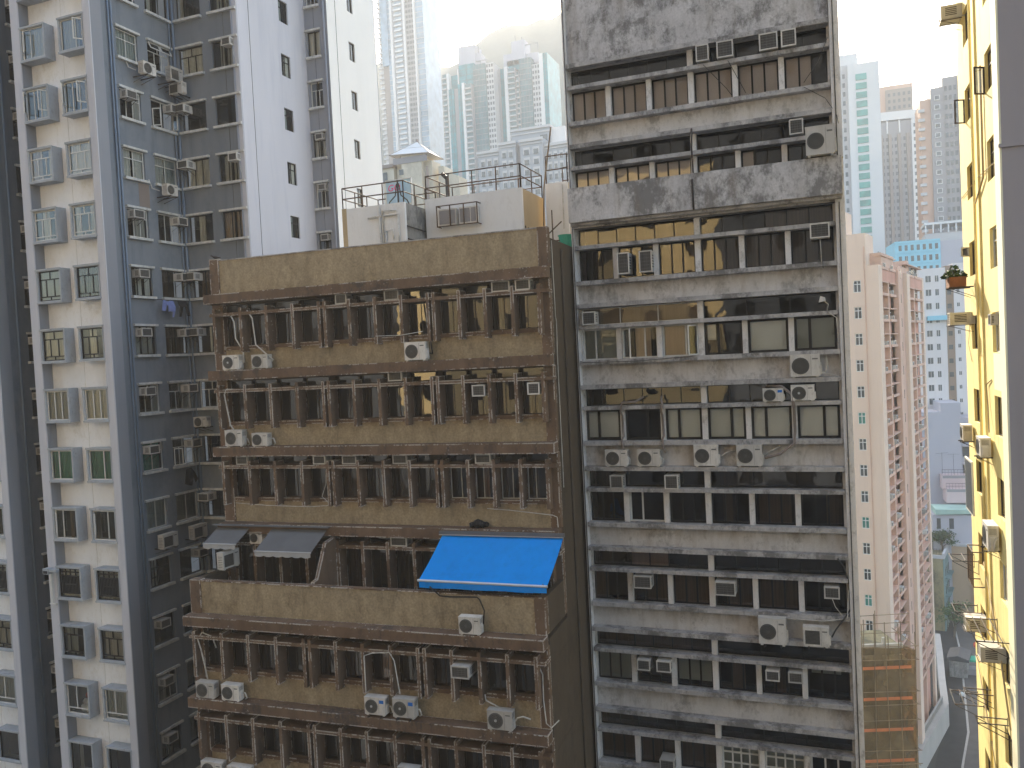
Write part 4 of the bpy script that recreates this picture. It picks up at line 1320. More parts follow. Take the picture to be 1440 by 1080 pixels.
for i, zc in enumerate(ZC):
    zm, zs = zc - .86, zc - 2.26
    put('canopy_ledge', MB().box(-9.42, .29, GY - .38, GY - .001, zc - .17, zc), 'grey_ledge', grey)
    put('middle_ledge', MB().box(-9.40, .27, GY - .34, GY + .1, zm - .15, zm), 'grey_ledge', grey)
    put('sill_ledge', MB().box(-9.41, .28, GY - .34, GY + .1, zs - .17, zs), 'grey_ledge', grey)
    for a, b in zip(BX[:-1], BX[1:]):
        put('column', MB().box(a[1] + .004, b[0] - .004, GY - .05, GY - .002, zs + .002, zm - .152), 'grey_column', grey)
    put('column', MB().box(TX[0][1] + .004, TX[1][0] - .004, GY - .05, GY - .002, zm + .002, zc - .172), 'grey_column', grey)
# balcony apron across the second storey
put('apron_wall', MB().box(GXL, GXR + .03, GY - .78, GY - .60, 57.12, 58.46), 'grey_stained', grey)
put('apron_wall', MB().box(GXR - .15, GXR + .03, GY - .60, GY - .001, 57.12, 58.46), 'grey_stained', grey)
put('apron_slab', MB().box(GXL, GXR, GY - .60, GY - .385, 57.0, 57.11), 'grey_ledge', grey)

TZB, BZ = 'frame_dark', 'frame_dark'
BL_, RS, SL = 'blind_white', 'blind_rose', 'blind_slate'
CB = 'curtain_brown'
# per storey: transom style/frame/curtain for both halves, then six bays (style, frame, t, e, blind)
def B3(mt, a=0, b=1, d=1.0):
    return (mt, a, b, d)


GS = [
    dict(t=('six', TZB, None), b=[('tri', TZB, B3(RS))] * 5 + [('tri', TZB, B3(RS, 0, .62))]),
    dict(t=('six', TZB, None), b=[('tri', TZB, B3(RS)), ('tri', TZB, B3(RS, 0, 1, .9)), ('tri', TZB, B3(RS, 0, 1, .95)), ('tri', TZB, None), ('tri', TZB, B3('blind_rose', 0, .3)), ('tri', TZB, None)]),
    dict(t=('six', TZB, B3('curtain_brown', .5, 1)), b=[('tri', TZB, None), ('tri', TZB, None), ('tri', TZB, B3(CB, .3, 1)), ('tri', TZB, B3(CB)), ('tri', TZB, B3(CB)), ('tri', TZB, B3(CB))]),
    dict(t=('three', 'frame_white', B3('curtain_warm', 0, 1)), t2=('three', BZ, None), b=[('slide', 'frame_white', B3(SL)), ('slidr', 'frame_white', B3('curtain_warm', .35, .8)), ('slidr', 'frame_white', B3('curtain_warm', .0, .6)), ('slide', BZ, B3(BL_, .08, .3, .55)), ('one', BZ, B3(BL_)), ('slide', BZ, B3(SL))]),
    dict(t=('six', BZ, None), b=[('slide', BZ, B3(BL_, 0, 1, .93)), ('slidr', BZ, None), ('slide', BZ, B3(BL_)), ('slidr', BZ, B3(BL_)), ('slide', BZ, B3(BL_)), ('slidr', BZ, B3(BL_))]),
    dict(t=('three', BZ, B3(CB, .1, .3)), b=[('tri', BZ, None), ('slide', 'frame_white', None), ('tri', BZ, None), ('tri', BZ, B3(CB, .3, .55)), ('tri', BZ, B3(CB, .1, .9)), ('tri', BZ, B3(CB, .6, 1))]),
    dict(t=('six', BZ, B3('curtain_warm', .33, .66)), t2=('six', BZ, None), b=[('tri', BZ, B3(CB, 0, .4)), ('tri', BZ, B3(CB, .3, 1)), ('tri', BZ, B3(CB)), ('tri', BZ, B3(CB, .3, 1)), ('tri', BZ, B3(CB)), ('tri', BZ, None)]),
    dict(t=('six', BZ, B3(CB)), t2=('three', BZ, None), b=[('tri', BZ, B3(SL)), ('tri', BZ, None), ('tri', BZ, B3(SL, 0, 1, .85)), ('tri', BZ, B3(CB, .35, .7)), ('tri', BZ, B3(CB, .3, .6)), ('tri', BZ, B3(SL, .1, .8, .25))]),
    dict(t=('six', BZ, None), b=[('tri', BZ, B3(CB)), ('tri', BZ, B3(CB)), ('tri', BZ, B3(CB)), ('lattice', 'frame_white', B3(SL)), ('lattice', 'frame_white', B3(SL)), ('tri', 'frame_white', None)]),
    dict(t=('six', BZ, None), b=[('tri', BZ, None)] * 6),
    dict(t=('six', BZ, None), b=[('tri', BZ, None)] * 6)]
for i, zc in enumerate(ZC):
    zm, zs = zc - .86, zc - 2.26
    sp = GS[i]
    for j, (a, b) in enumerate(TX):
        sty, fm, bl = sp['t'] if j == 0 else sp.get('t2', sp['t'])
        window(grey, (a + b) / 2, GY + .16, zm, b - a, zc - .18 - zm, sty, fm, 'pane_clear' if i < 4 else 'pane_dark', [], 0, 'transom_window', .04, .035, bl)
    for j, (a, b) in enumerate(BX):
        sty, fm, bl = sp['b'][j]
        heavy = i in (3, 4) and fm == BZ
        window(grey, (a + b) / 2, GY + (.03 if heavy else .15), zs, b - a, zm - .15 - zs, sty, fm, 'pane_clear', [], 0, 'window', .10 if heavy else .065, .09 if heavy else .06, bl)
zs = ZC[3] - 2.26
sash(grey, BX[1][0] + .03, GY - .02, zs + .03, .48, 1.15, math.radians(-40), 'frame_white', 1)
sash(grey, BX[2][1] - .03, GY - .02, zs + .03, .48, 1.15, math.radians(48), 'frame_white', -1)
# pipes and cables
put('drain_pipe', MB().tube([(.42, GY - .36, 10), (.43, GY - .36, 56.9)], .018, 6).tube([(.43, GY - .36, 58.5), (.43, GY - .36, 68)], .018, 6), 'pipe_dark', grey, smooth=True)
put('drain_pipe', MB().tube([(GXL + .0, GY - .33, 10), (GXL + .0, GY - .33, 66)], .018, 6), 'pipe_dark', grey, smooth=True)
put('drain_pipe', MB().tube([(-4.62, GY - .40, 60.2), (-4.64, GY - .44, 59.5), (-4.62, GY - .42, 58.4), (-4.62, GY - .82, 58.2), (-4.6, GY - .82, 57.1)], .035, 6), 'steel_dark', grey, smooth=True)
for pth in ([(-4.1, GY - .36, 62.5), (-3.3, GY - .40, 61.5), (-3.1, GY - .38, 61.2)], [(-3.2, GY - .36, 62.5), (-2.6, GY - .40, 61.2)], [(.24, GY - .36, 62.7), (-.1, GY - .40, 61.9), (-.6, GY - .38, 61.25)], [(-.6, GY - .37, 61.1), (.1, GY - .36, 60.6), (.45, GY - .3, 60.0), (.5, GY - .6, 59.6)],
            [(-.2, GY - .36, 55.6), (-.2, GY - .42, 55.1), (-.18, GY - .38, 54.6)], [(-9.3, GY - .35, 51.6), (-7, GY - .37, 51.57), (-4.9, GY - .35, 51.66)]):
    put('cable', MB().tube(pth, .012, 5), 'pipe_dark', grey)
for x, s_ in ((-7.84, 1), (-6.24, 1)):
    put('pipe_bundle', MB().tube([(x + (.9 if x < -7 else .0), GY - .12, 50.15), (x + .6 * (x < -7), GY - .30, 49.98), (x + .06, GY - .38, 49.95), (x, GY - .38, 49.6), (x, GY - .1, 49.4), (x + .02, GY - .12, 48.6), (x + .02, GY - .4, 48.5), (x + .02, GY - .4, 48.2), (x + .1, GY - .3, 47.95)], .045, 6), 'conc_taupe', grey, smooth=True)
put('pipe_bundle', MB().tube([(-2.3, GY - .1, 50.42), (-1.75, GY - .35, 50.40), (-1.42, GY - .4, 50.1), (-1.36, GY - .42, 49.7), (-1.36, GY - .12, 49.4), (-1.36, GY - .12, 48.7), (-1.4, GY - .42, 48.3), (-1.9, GY - .35, 47.9), (-2.45, GY - .35, 47.75)], .05, 6), 'conc_taupe', grey, smooth=True)
put('cable', MB().tube([(-.06, GY - .42, 44.1), (.15, GY - .4, 43.8), (.30, GY - .2, 43.1), (.32, GY - .2, 42.2), (.1, GY - .4, 41.9), (-.2, GY - .45, 41.5), (-.35, GY - .45, 41.2)], .03, 6), 'pipe_dark', grey, smooth=True)
put('cable', MB().tube([(-1.9, GY - .36, 41.75), (-.6, GY - .38, 41.75), (.2, GY - .36, 41.9), (.28, GY - .2, 42.9)], .02, 5), 'pipe_white', grey, smooth=True)
put('cable', MB().tube([(-.05, GY - .36, 53.0), (.2, GY - .36, 52.8), (.25, GY - .1, 52), (.27, GY - .1, 51.0), (.2, GY - .2, 50.7), (-.35, GY - .4, 50.85)], .02, 5), 'pipe_white', grey, smooth=True)
lamp = thing('wall_floodlight', 'small floodlight on a bent arm at the end of the fourth storey ledge', 'lamp', (-.15, GY - .3, ZC[3] - .86))
put('arm', MB().tube([(.05, .2, .02), (.1, -.1, .22), (-.05, -.3, .35)], .018, 6), 'pipe_white', lamp)
put('lamp_head', MB().prism([(-.22, .30), (.02, .34), (.0, .46), (-.16, .52)], -.42, -.2), 'ac_white', lamp)

GG = 'outdoor units on the grey block'


def gs(x0, x1, z0, z1, yf, label, **kw):
    split_ac(label, ((x0 + x1) / 2, yf + .32, z0), x1 - x0, z1 - z0, 0, GG, **kw)


gs(-.60, .36, 58.46, 59.5, 31.3, 'big pale outdoor unit standing on the concrete apron at the building edge')
gs(-1.42, -.40, 50.69, 51.52, 31.85, 'large brown grey outdoor unit on the ledge above the two transom units', pipe=[[(.45, -.1, .2), (.7, -.1, .18), (.75, -.1, .5), (.7, -.05, .8)]])
gs(-2.43, -1.70, 49.83, 50.33, 31.85, 'white outdoor unit with blue mark in front of the transom, left of its pair', badge=True)
gs(-1.44, -.63, 49.83, 50.42, 31.85, 'white outdoor unit with bright hub in front of the transom, right of its pair', hub=True)
E5 = ZC[5]
gs(-8.53, -7.64, E5, E5 + .66, 31.85, 'grey outdoor unit first from the brown block under the white blinds', pipe=[[(.4, -.1, .3), (.55, -.12, .3), (.5, -.1, .05)]])
gs(-7.24, -6.36, E5, E5 + .67, 31.85, 'grey outdoor unit second from the brown block under the white blinds', pipe=[[(.4, -.1, .3), (.55, -.12, .3), (.5, -.1, .05)]])
gs(-5.04, -4.14, E5, E5 + .83, 31.85, 'taller outdoor unit third in the row under the white blinds', pipe=[[(.45, -.1, .3), (.7, -.05, .5), (1.3, 0, .7)]])
gs(-3.46, -2.54, E5, E5 + .82, 31.85, 'taller outdoor unit fourth in the row, thick pipe climbing from it', pipe=[[(.45, -.1, .35), (.7, -.05, .55), (1.1, 0, .75)]])
gs(-2.90, -1.92, 40.78, 41.8, 31.65, 'big white outdoor unit hanging over the low ledge, taller of two', bracket=.4)
gs(-1.33, -.44, 40.82, 41.56, 31.7, 'white outdoor unit with square grille beside the taller hanging one', square=True, bracket=.4)
gw = 'window air conditioners in the grey block'


def gwin(x0, x1, z0, z1, yf, label, d=.45, **kw):
    window_ac(label, ((x0 + x1) / 2, yf + d, z0), x1 - x0, z1 - z0, d, 0, gw, **kw)


for x0, x1, tx in ((-4.33, -3.88, 'first of four in the top transom, beside the centre column'), (-3.57, -3.0, 'second of four in the top transom, stained ledge below'), (-2.06, -1.44, 'third of four in the top transom, widest'), (-1.30, -.81, 'fourth of four in the top transom, nearest the edge')):
    gwin(x0, x1, 62.62, 63.2, 31.85, 'white rimmed window air conditioner ' + tx)
gwin(-1.14, -.68, 59.48, 60.0, 31.9, 'white rimmed window air conditioner beside the big apron unit')
t1 = [(-7.68, -7.22, 'upright boxed window air conditioner on the sill, nearer the brown block'), (-6.81, -6.33, 'upright boxed window air conditioner on the sill, farther from the brown block')]
for x0, x1, tx in t1:
    gwin(x0, x1, 54.99, 55.80, 31.85, tx, .5)
gwin(-.57, .07, 55.69, 56.2, 31.85, 'wide window air conditioner hung below the middle ledge at the edge, hose dangling', hose=[(0, -.4, 0), (.02, -.42, -.5), (.02, -.3, -.9)])
gwin(-9.2, -8.68, 53.1, 53.6, 31.85, 'small boxed window air conditioner at the cream transom, nearest the brown block')
gwin(-8.37, -7.87, 46.57, 47.08, 31.85, 'white rimmed window air conditioner alone in the dark transom, first of two')
gwin(-6.20, -5.7, 46.57, 47.10, 31.85, 'white rimmed window air conditioner in the dark transom, second of two')
gwin(-7.60, -6.92, 42.62, 43.1, 31.85, 'wide window air conditioner in the second bay above the hanging units row')
gwin(-4.44, -3.70, 42.55, 43.05, 31.75, 'louvred window air conditioner at the centre column, orange stain below', .55)
gwin(-.55, -.04, 42.62, 43.04, 31.85, 'small window air conditioner in the last bay with a thin drooping cable', hose=[(0, -.4, 0), (.1, -.42, -.3), (.4, -.3, -.75)])
gwin(-7.60, -7.1, 39.36, 39.77, 31.8, 'window air conditioner on a shelf, first of two in the low second bay', bracket=True)
gwin(-6.83, -6.28, 39.36, 39.78, 31.8, 'window air conditioner on a shelf, second of two in the low second bay', bracket=True)
gwin(-2.72, -2.24, 39.38, 39.76, 31.85, 'window air conditioner with pale grille in the low fifth bay')
gwin(-1.91, -1.42, 39.38, 39.77, 31.85, 'window air conditioner with dark grille in the low fifth bay')
gwin(-6.85, -6.30, 35.45, 35.9, 31.7, 'white window air conditioner at the bottom photo edge of the grey block', .55)
# ---------------------------------------------------------------- yellow walled building on the lane
yel = thing('yellow_building', 'narrow building with a sunlit yellow flank, cream corner strip and lilac front', 'apartment building')
YX, YN, YF = 5.0, 29.35, 37.2
YT = 80.0
NZ = [61.1 + 2.85, 61.1, 58.25, 55.4, 52.65, 49.9, 47.2, 44.4, 41.6, 38.8, 36.0]
RZ = -PI / 2        # facing -X : local u = -y
yh = []
for z in NZ:
    yh.append((-31.45, -30.1, round(z - 1.32, 3), z))
    yh.append((-35.75, -34.3, round(z - 1.25, 3), z))
put('flank_wall', MB().wall(-YF, -YN, 0, YT, yh, 0, .18), 'yellow_wall', yel, (YX, 0, 0), RZ)
put('corner_strip', MB().box(YX - .06, YX - .002, 29.0, 29.85, 0, YT), 'cream_edge', yel)  # cream strip, painted brighter for the sun on the corner bevel
put('front_wall', MB().box(YX, YX + .92, 29.0, YN + .2, 0, YT), 'lilac_wall', yel)
put('front_wall', MB().box(YX + .92, YX + 9, YN + .1, YN + .3, 0, YT), 'conc_taupe', yel)
put('front_band', MB().box(YX - .09, YX + .95, 28.95, 28.998, 57.55, 57.66), 'lilac_wall', yel)
put('far_wall', MB().box(YX + .01, YX + 9, YF, YF + .2, 0, YT), 'yellow_wall', yel)
put('far_wall', MB().box(YX + 8.8, YX + 9, YN + .8, YF, 0, YT), 'conc_taupe', yel)
put('dark_room_sheet', MB().quad([(YX + 1.0, YN + .4, 25), (YX + 1.0, YF, 25), (YX + 1.0, YF, YT), (YX + 1.0, YN + .4, YT)]), 'room', yel)
put('roof', MB().box(YX, YX + 8.8, YN + .3, YF, YT - .3, YT - .1), 'roof_grey', yel)
put('wall_rib', MB().box(YX - .06, YX - .001, 33.0, 33.5, 0, YT), 'yellow_wall', yel)
NS = ['two', 'two', 'tritop', 'two', 'tritop', 'slidr', 'pair', 'tri', 'two', 'tri', 'two']
for i, z in enumerate(NZ):
    window(yel, YX + .10, 30.775, z - 1.32, 1.35, 1.32, NS[i], 'frame_white' if i in (3, 4, 7) else 'frame_bronze', 'pane_clear', [(0, 1, 'curtain_warm')] if i in (2, 3, 4) else [(0, .7, 'curtain_pale')], RZ)
    window(yel, YX + .10, 35.025, z - 1.25, 1.45, 1.25, NS[(i + 3) % 11], 'frame_bronze', 'pane_clear', [(0, 1, 'curtain_warm')], RZ)
for i, (u, z, a, h_) in enumerate(((-31.4, NZ[1] - 1.3, -60, 1), (-35.7, NZ[1] - 1.2, -70, 1), (-35.7, NZ[3] - .5, -50, 1))):
    o = sash(yel, YX - .02, -u, z, .38, .9 if i < 2 else .35, RZ + math.radians(a), 'frame_bronze' if i < 2 else 'frame_white', 1)
put('open_shutter', MB().box(-.03, .03, 0, 1.7, 0, 2.0).box(-.035, .035, .06, 1.64, .06, 1.94, 1), ['frame_white', 'pane_frost'], yel, (YX - .35, 34.1, 45.3))
for y in (33.75,):
    put('drain_pipe', MB().tube([(YX - .07, y, 10), (YX - .07, y, YT)], .045, 6), 'yellow_wall', yel, smooth=True)
put('drain_pipe', MB().tube([(YX - .06, 31.9, 60.9), (YX - .06, 31.9, 57.2), (YX - .06, 33.6, 56.6)], .035, 6), 'roof_tan', yel, smooth=True)
put('cable', MB().tube([(YX - .03, YN + .3, 57.3), (YX - .05, 33, 57.4), (YX - .03, 37, 57.3)], .015, 5), 'roof_tan', yel)
put('cable', MB().tube([(YX - .02, 35.9, 52.6), (YX - .05, 36.3, 51.6), (YX - .02, 35.8, 50.9)], .012, 5), 'pipe_white', yel)
put('cable', MB().tube([(YX - .02, 31.8, 50.4), (YX - .05, 32.6, 50.2), (YX - .05, 32.4, 49.5), (YX - .1, 32.0, 48.6)], .02, 5), 'roof_tan', yel)
put('drain_pipe', MB().tube([(YX - .06, 36.8, 39.2), (YX - .06, 33.8, 37.2), (YX - .06, 30.2, 34.6)], .03, 6), 'roof_tan', yel, smooth=True)
put('drain_pipe', MB().tube([(YX - .06, 34.2, 43.6), (YX - .06, 31.6, 41.3), (YX - .06, 30.0, 39.2)], .03, 6), 'roof_tan', yel, smooth=True)
put('patched_plaster', MB().box(-31.4, -30.1, -.004, -.001, 50.1, 51.3), 'cream_edge', yel, (YX, 0, 0), RZ)
GYL = 'air conditioners on the yellow flank'


def yac(y, z, wdt, h, label, **kw):
    split_ac(label, (YX - .08, y, z), wdt, h, RZ, GYL, bracket=.07, **kw)


def ywin(y, z, wdt, h, label, d=.6):
    window_ac(label, (YX, y, z), wdt, h, d, RZ, GYL, True, None, True, 'ac_white')


ywin(36.1, 63.9, .75, .5, 'cream boxy unit topmost on the yellow flank, rusty tray below', .7)
ywin(35.9, 52.35, .70, .46, 'cream window unit with strut above a shuttered window, level with the patched plaster', .75)
yac(36.2, 47.85, .75, .62, 'cream outdoor unit at the far end of the yellow flank')
yac(32.3, 47.75, .85, .66, 'sunlit outdoor unit between the two window columns, dark bracket below')
yac(31.45, 44.75, 1.05, .85, 'largest outdoor unit on the yellow flank, coiled pipes at its end', pipe=[[(.5, -.1, .2), (.75, -.15, .1), (.8, -.15, .4), (.6, -.05, .5)]])
ywin(35.3, 40.75, .7, .5, 'cream window unit beside the clothes rack low on the yellow flank', .6)
ywin(31.7, 40.9, .75, .5, 'cream window unit below the clothes rack with a crossed strut', .65)
window_ac('small window unit set in the near window column over white frames', (YX, 31.15, 52.65 - .42), .45, .36, .12, RZ, GYL, False)
# planter
pl = thing('window_planter', 'terracotta planter with a bushy green plant bracketed to the yellow flank', 'planter', (YX - .55, 35.2, 53.75))
b = MB()
b.prism([(-.42, 0), (.42, 0), (.5, .36), (-.5, .36)], -.28, .28)
put('pot', b, 'terracotta', pl, (0, 0, 0), RZ)
b = MB()
for i in range(260):
    a, q = rnd.uniform(0, 2 * PI), rnd.random() ** .5
    p = Vector((.42 * q * math.cos(a) - .05, .62 * q * math.sin(a) + .12, .38 + rnd.uniform(0, .5) * (1.1 - q)))
    d1 = Vector((rnd.uniform(-1, 1), rnd.uniform(-1, 1), rnd.uniform(-.3, 1))).normalized() * .09
    d2 = d1.cross(Vector((rnd.uniform(-1, 1), rnd.uniform(-1, 1), rnd.uniform(-1, 1)))).normalized() * .045
    b.quad([p - d1, p + d2, p + d1, p - d2])
put('foliage', b, 'leaf', pl)
put('bracket', MB().box(-.3, .52, -.45, -.4, -.05, -.005).box(-.3, .52, .4, .45, -.05, -.005).bar((-.3, .42, -.03), (.53, .42, -.4), .015).bar((-.3, -.42, -.03), (.53, -.42, -.4), .015), 'steel_dark', pl)


def rack(label, y, z, L, out, n, name='drying_rack', cat='rack'):
    t = thing(name, label, cat, (YX, y, z), 0, 'metal racks and brackets on the yellow flank')
    for s_ in (-L / 2, L / 2):
        put('bracket_arm', MB().bar((0, s_, 0), (-out, s_, 0), .022).bar((0, s_, -.5), (-out, s_, -.02), .016).bar((0, s_, -.52), (0, s_, .05), .02), 'steel_dark', t)
    for i in range(n):
        x = -out * (i + 1) / n
        put('rail', MB().tube([(x, -L / 2 - .05, .03), (x, L / 2 + .05, .03)], .018, 5), 'steel_dark', t)


rack('dark metal clothes rack below the largest outdoor unit', 31.0, 42.1, 2.4, 1.0, 4)
rack('empty metal shelf bracket beside the far drain pipe', 36.0, 41.3, 1.0, .9, 2)
rack('single dark wall bracket above the lower diagonal pipe', 33.3, 39.1, .5, .95, 1)
rack('lone dark wall bracket near the cream corner strip', 30.6, 39.2, .5, .95, 1)
rack('curved pale drying frame low on the far end of the yellow flank', 36.4, 37.6, 1.4, 1.0, 3)
rack('square drying frame at the bottom photo edge of the yellow flank', 34.6, 34.7, 1.3, .8, 2)
rack('thin drying frame beside the small cage window', 36.4, 43.2, 1.1, .9, 2)
cgw = thing('window_cage', 'small rusty window cage on the yellow flank below the planter', 'window cage', (YX, 35.0, 42.6))
b = MB()
for y in (-.6, .6):
    for z in (0, 1.3):
        b.bar((0, y, z), (-.4, y, z), .025)
    b.bar((-.4, y, 0), (-.4, y, 1.3), .025)
for z in (0, 1.3):
    b.bar((-.4, -.6, z), (-.4, .6, z), .025)
put('cage_frame', b, 'rust_rail', cgw)
b = MB()
for i in range(1, 8):
    b.bar((-.4, -.6 + 1.2 * i / 8, 0), (-.4, -.6 + 1.2 * i / 8, 1.3), .01)
put('cage_bars', b, 'rust_rail', cgw)
# ---------------------------------------------------------------- pink slab with egg-crate ledges along the lane
pk = thing('pink_apartment_block', 'salmon pink apartment block with recessed bays of ledges along its long flank', 'apartment building', (4.8, 94.2, 0), math.radians(-13.5))
PT = 59.6
fr_ = [60.9 - 2.78 * i for i in range(19)]
put('front_wall', MB().wall(-4.6, 0, 0, PT, [(-2.5, -1.75, round(z - 1.25, 2), round(z, 2)) for z in fr_[1:]], 0, .2), 'pink_pale', pk)
put('front_pipe', MB().tube([(-1.35, -.06, 5), (-1.35, -.06, PT + 2)], .05, 5), 'pink_mid', pk)
put('edge_band', MB().box(-4.75, -4.6, -.1, .3, 0, PT), 'conc_rose', pk)
put('stair_tower', MB().box(-4.5, -1.2, 0.001, 4, PT + .001, 63.0).box(-4.5, -3.3, .3, 4, 63.0, 65.6), 'pink_pale', pk)
put('tower_railing', MB().bar((-4.5, .3, 66.1), (-3.3, .3, 66.1), .03).bar((-4.5, .3, 65.6), (-4.5, .3, 66.1), .03).bar((-3.3, .3, 65.6), (-3.3, .3, 66.1), .03), 'sill_white', pk)
put('roof_house', MB().box(-1.19, -.1, 2.0, 9, PT, 61.0), 'pink_mid', pk)
put('roof_shed', MB().prism([(-4.4, PT), (-.3, PT), (-.3, 60.3), (-4.4, 61.3)], 13, 19).box(-4.4, -.4, 19.1, 21, PT, 61.3), 'pink_mid', pk)
put('roof_clutter', MB().box(-3, -.5, 22, 23, PT, 60.6).box(-2, -.6, 24, 25.5, PT, 60.3).box(-3, -.3, 26, 26.4, PT, 60.5).bar((-2, 11, PT), (-2, 11, 62), .05).bar((-1, 23.5, PT), (-1, 23.5, 62.2), .05), 'roof_grey', pk)
put('roof', MB().box(-4.6, -.1, .3, 29.5, PT - .6, PT - .4), 'roof_grey', pk)
for i, z in enumerate([62.0] + fr_[1:]):
    fm = 'far_win_green' if i in (6, 10, 13) else 'far_win'
    f = ob('window', frame_me(.75, 1.25, 'two', 'frame_white', .07, .06), pk, (-2.125, .06, z - 1.25))
    ob('pane', cached(('pkp', fm), lambda: MB().box(-.34, .34, .07, .09, .03, 1.2).mesh('pane', fm)), f)
# long flank (+X local): piers, recessed bays, ledges
put('flank_pier', MB().box(-.3, 0, .001, 1.9, 0, PT), 'pink_pale', pk)
put('flank_pier', MB().box(-.3, .25, 9.6, 11.0, 0, PT - .1), 'pink_mid', pk)
put('flank_pier', MB().box(-.3, -.05, 11.0, 14.6, 0, PT + .4), 'pink_mid', pk)
put('flank_pier', MB().box(-.3, .35, 14.6, 16.6, 0, PT - .2), 'pink_pale', pk)
put('flank_pier', MB().box(-.3, 0, 28.3, 29.5, 0, PT), 'pink_pale', pk)
for a, c in ((1.9, 9.6), (16.6, 28.3)):
    put('bay_wall', MB().box(-.8, -.6, a, c, 0, PT - .2), 'pink_deep', pk)
    put('bay_divider', MB().box(-.599, -.1, (a + c) / 2 - .3, (a + c) / 2 + .3, 0, PT - .3), 'pink_mid', pk)
    put('bay_parapet', MB().box(-.25, -.05, a, c, PT - 1.6, PT - .15), 'pink_deep', pk)
    mid = (a + c) / 2
    for z in fr_:
        for p, q in ((a, mid - .3), (mid + .3, c)):
            L_ = q - p
            ob('window_ledge', cached(('pl', round(L_, 2)), lambda: MB().box(0, .62, 0, L_, -.14, 0).box(.52, .62, 0, L_, .0, .14).box(0, .62, 0, L_, 1.25, 1.36).mesh('window_ledge', 'pink_mid')), pk, (-.595, p, z - 1.5))
            ob('window', cached(('pw', round(L_, 2)), lambda: MB().box(0, .06, L_ * .15, L_ * .85, 0, 1.15).box(.061, .09, L_ * .47, L_ * .53, 0, 1.15, 1).box(.061, .09, L_ * .15, L_ * .85, .75, .82, 1).mesh('window', ['far_win', 'frame_white'])), pk, (-.598, p, z - 1.35))
            if rnd.random() < .75:
                ob('ledge_unit', cached('pku', lambda: MB().box(0, .55, 0, .9, 0, .55).box(.551, .57, .1, .6, .08, .47, 1).mesh('ledge_unit', ['ac_white', 'ac_dark'])), pk, (-.55, p + L_ * rnd.uniform(.15, .6), z - 1.49))
            if rnd.random() < .6:
                ob('drain_window', cached('pkd', lambda: MB().box(0, .04, 0, .8, 0, 1.0).mesh('drain_window', 'far_win')), pk, (-.598, p + L_ * rnd.uniform(.2, .7), z - 2.9))
for z in fr_:
    ob('stair_window', cached('pks', lambda: MB().box(0, .04, 0, .55, 0, 1.0).mesh('stair_window', 'far_win')), pk, (-.052, 12.4, z - 2.2))
put('rear_wall', MB().box(-4.6, -.81, 29.3, 29.5, 0, PT), 'pink_mid', pk)
put('rear_wall', MB().box(-4.6, -4.4, .3, 29.3, 0, PT), 'pink_mid', pk)

# ---------------------------------------------------------------- scaffolded block wrapped in netting
sc = thing('scaffolded_building', 'bamboo scaffolded building wrapped in tan netting with orange bands', 'scaffolding', (1.6, 82.9, 0), math.radians(20))
put('masked_wall', MB().box(-3, 4.3, 1.2, 6, 0, 22.6), 'moss_wall', sc)
put('inner_frame', MB().box(-3, 4.3, .9, 1.19, 21.4, 21.9).box(-3, 4.3, .9, 1.19, 22.6, 23.0).box(.2, .5, .9, 1.19, 19, 23.8).box(2.4, 2.7, .9, 1.19, 19, 23.6), 'old_cream', sc)
put('netting', MB().quad([(-3, 0, 0), (5.0, 0, 0), (5.0, 0, 22.7), (-3, 0, 23.4)]), 'scaffold_net', sc)
put('netting', MB().quad([(5.0, 0, 0), (5.0, 5.0, 0), (5.0, 5.0, 21.8), (5.0, 0, 22.7)]), 'scaffold_net', sc)
for i in range(7):
    z = 21.1 - 2.95 * i
    put('orange_band', MB().box(-3, 4.6, -.05, -.02, z - .14, z + .14), 'net_orange', sc)
for x in (-2.4, -1.2, 0, 1.2, 2.4, 3.6, 4.9):
    put('bamboo_upright', MB().tube([(x, -.10, 0), (x + rnd.uniform(-.15, .15), -.10, 14), (x + rnd.uniform(-.2, .2), -.1, 24.0 + rnd.uniform(0, 3.5))], .045, 5), 'bamboo', sc)
    put('bamboo_upright', MB().tube([(x + .4, .7, 14), (x + .4 + rnd.uniform(-.2, .2), .7, 23.5 + rnd.uniform(0, 3))], .045, 5), 'bamboo', sc)
for i in range(17):
    z = 23.4 - 1.42 * i + rnd.uniform(-.3, .3)
    if i % 4 == 2:
        continue
    put('bamboo_rail', MB().tube([(-3, -.16, z + rnd.uniform(-.1, .1)), (5.3, -.16, z + rnd.uniform(-.15, .1))], .04, 5), 'bamboo', sc)
    put('bamboo_rail', MB().tube([(5.05, -.3, z), (5.05, 5, z + rnd.uniform(-.2, .1))], .04, 5), 'bamboo', sc)
for z in (24.3, 25.2, 26.0):
    put('bamboo_rail', MB().tube([(-3, .1, z), (4.6, .1, z + .1)], .035, 5), 'bamboo', sc)


# ---------------------------------------------------------------- generic far block
def facade_stuff(parent, name, x0, x1, y, z0, z1, fh, cols, mat, wfrac=.6, hfrac=.5, dep=.25, rz=0, out=.08, side=None):
    """one joined mesh of many small windows, each a shallow box proud of the wall"""
    b = MB()
    n = int((z1 - z0) / fh)
    for i in range(n):
        za = z1 - fh * (i + 1) + fh * .25
        for j in range(cols):
            w = (x1 - x0) / cols
            xa = x0 + w * j + w * (1 - wfrac) / 2
            if side is None:
                b.box(xa, xa + w * wfrac, y - out, y - .01, za, za + fh * hfrac)
            else:
                b.box(side + .01 if side > 0 else side - out, side + out if side > 0 else side - .01, xa, xa + w * wfrac, za, za + fh * hfrac)
    return put(name, b, mat, parent, kind='stuff')


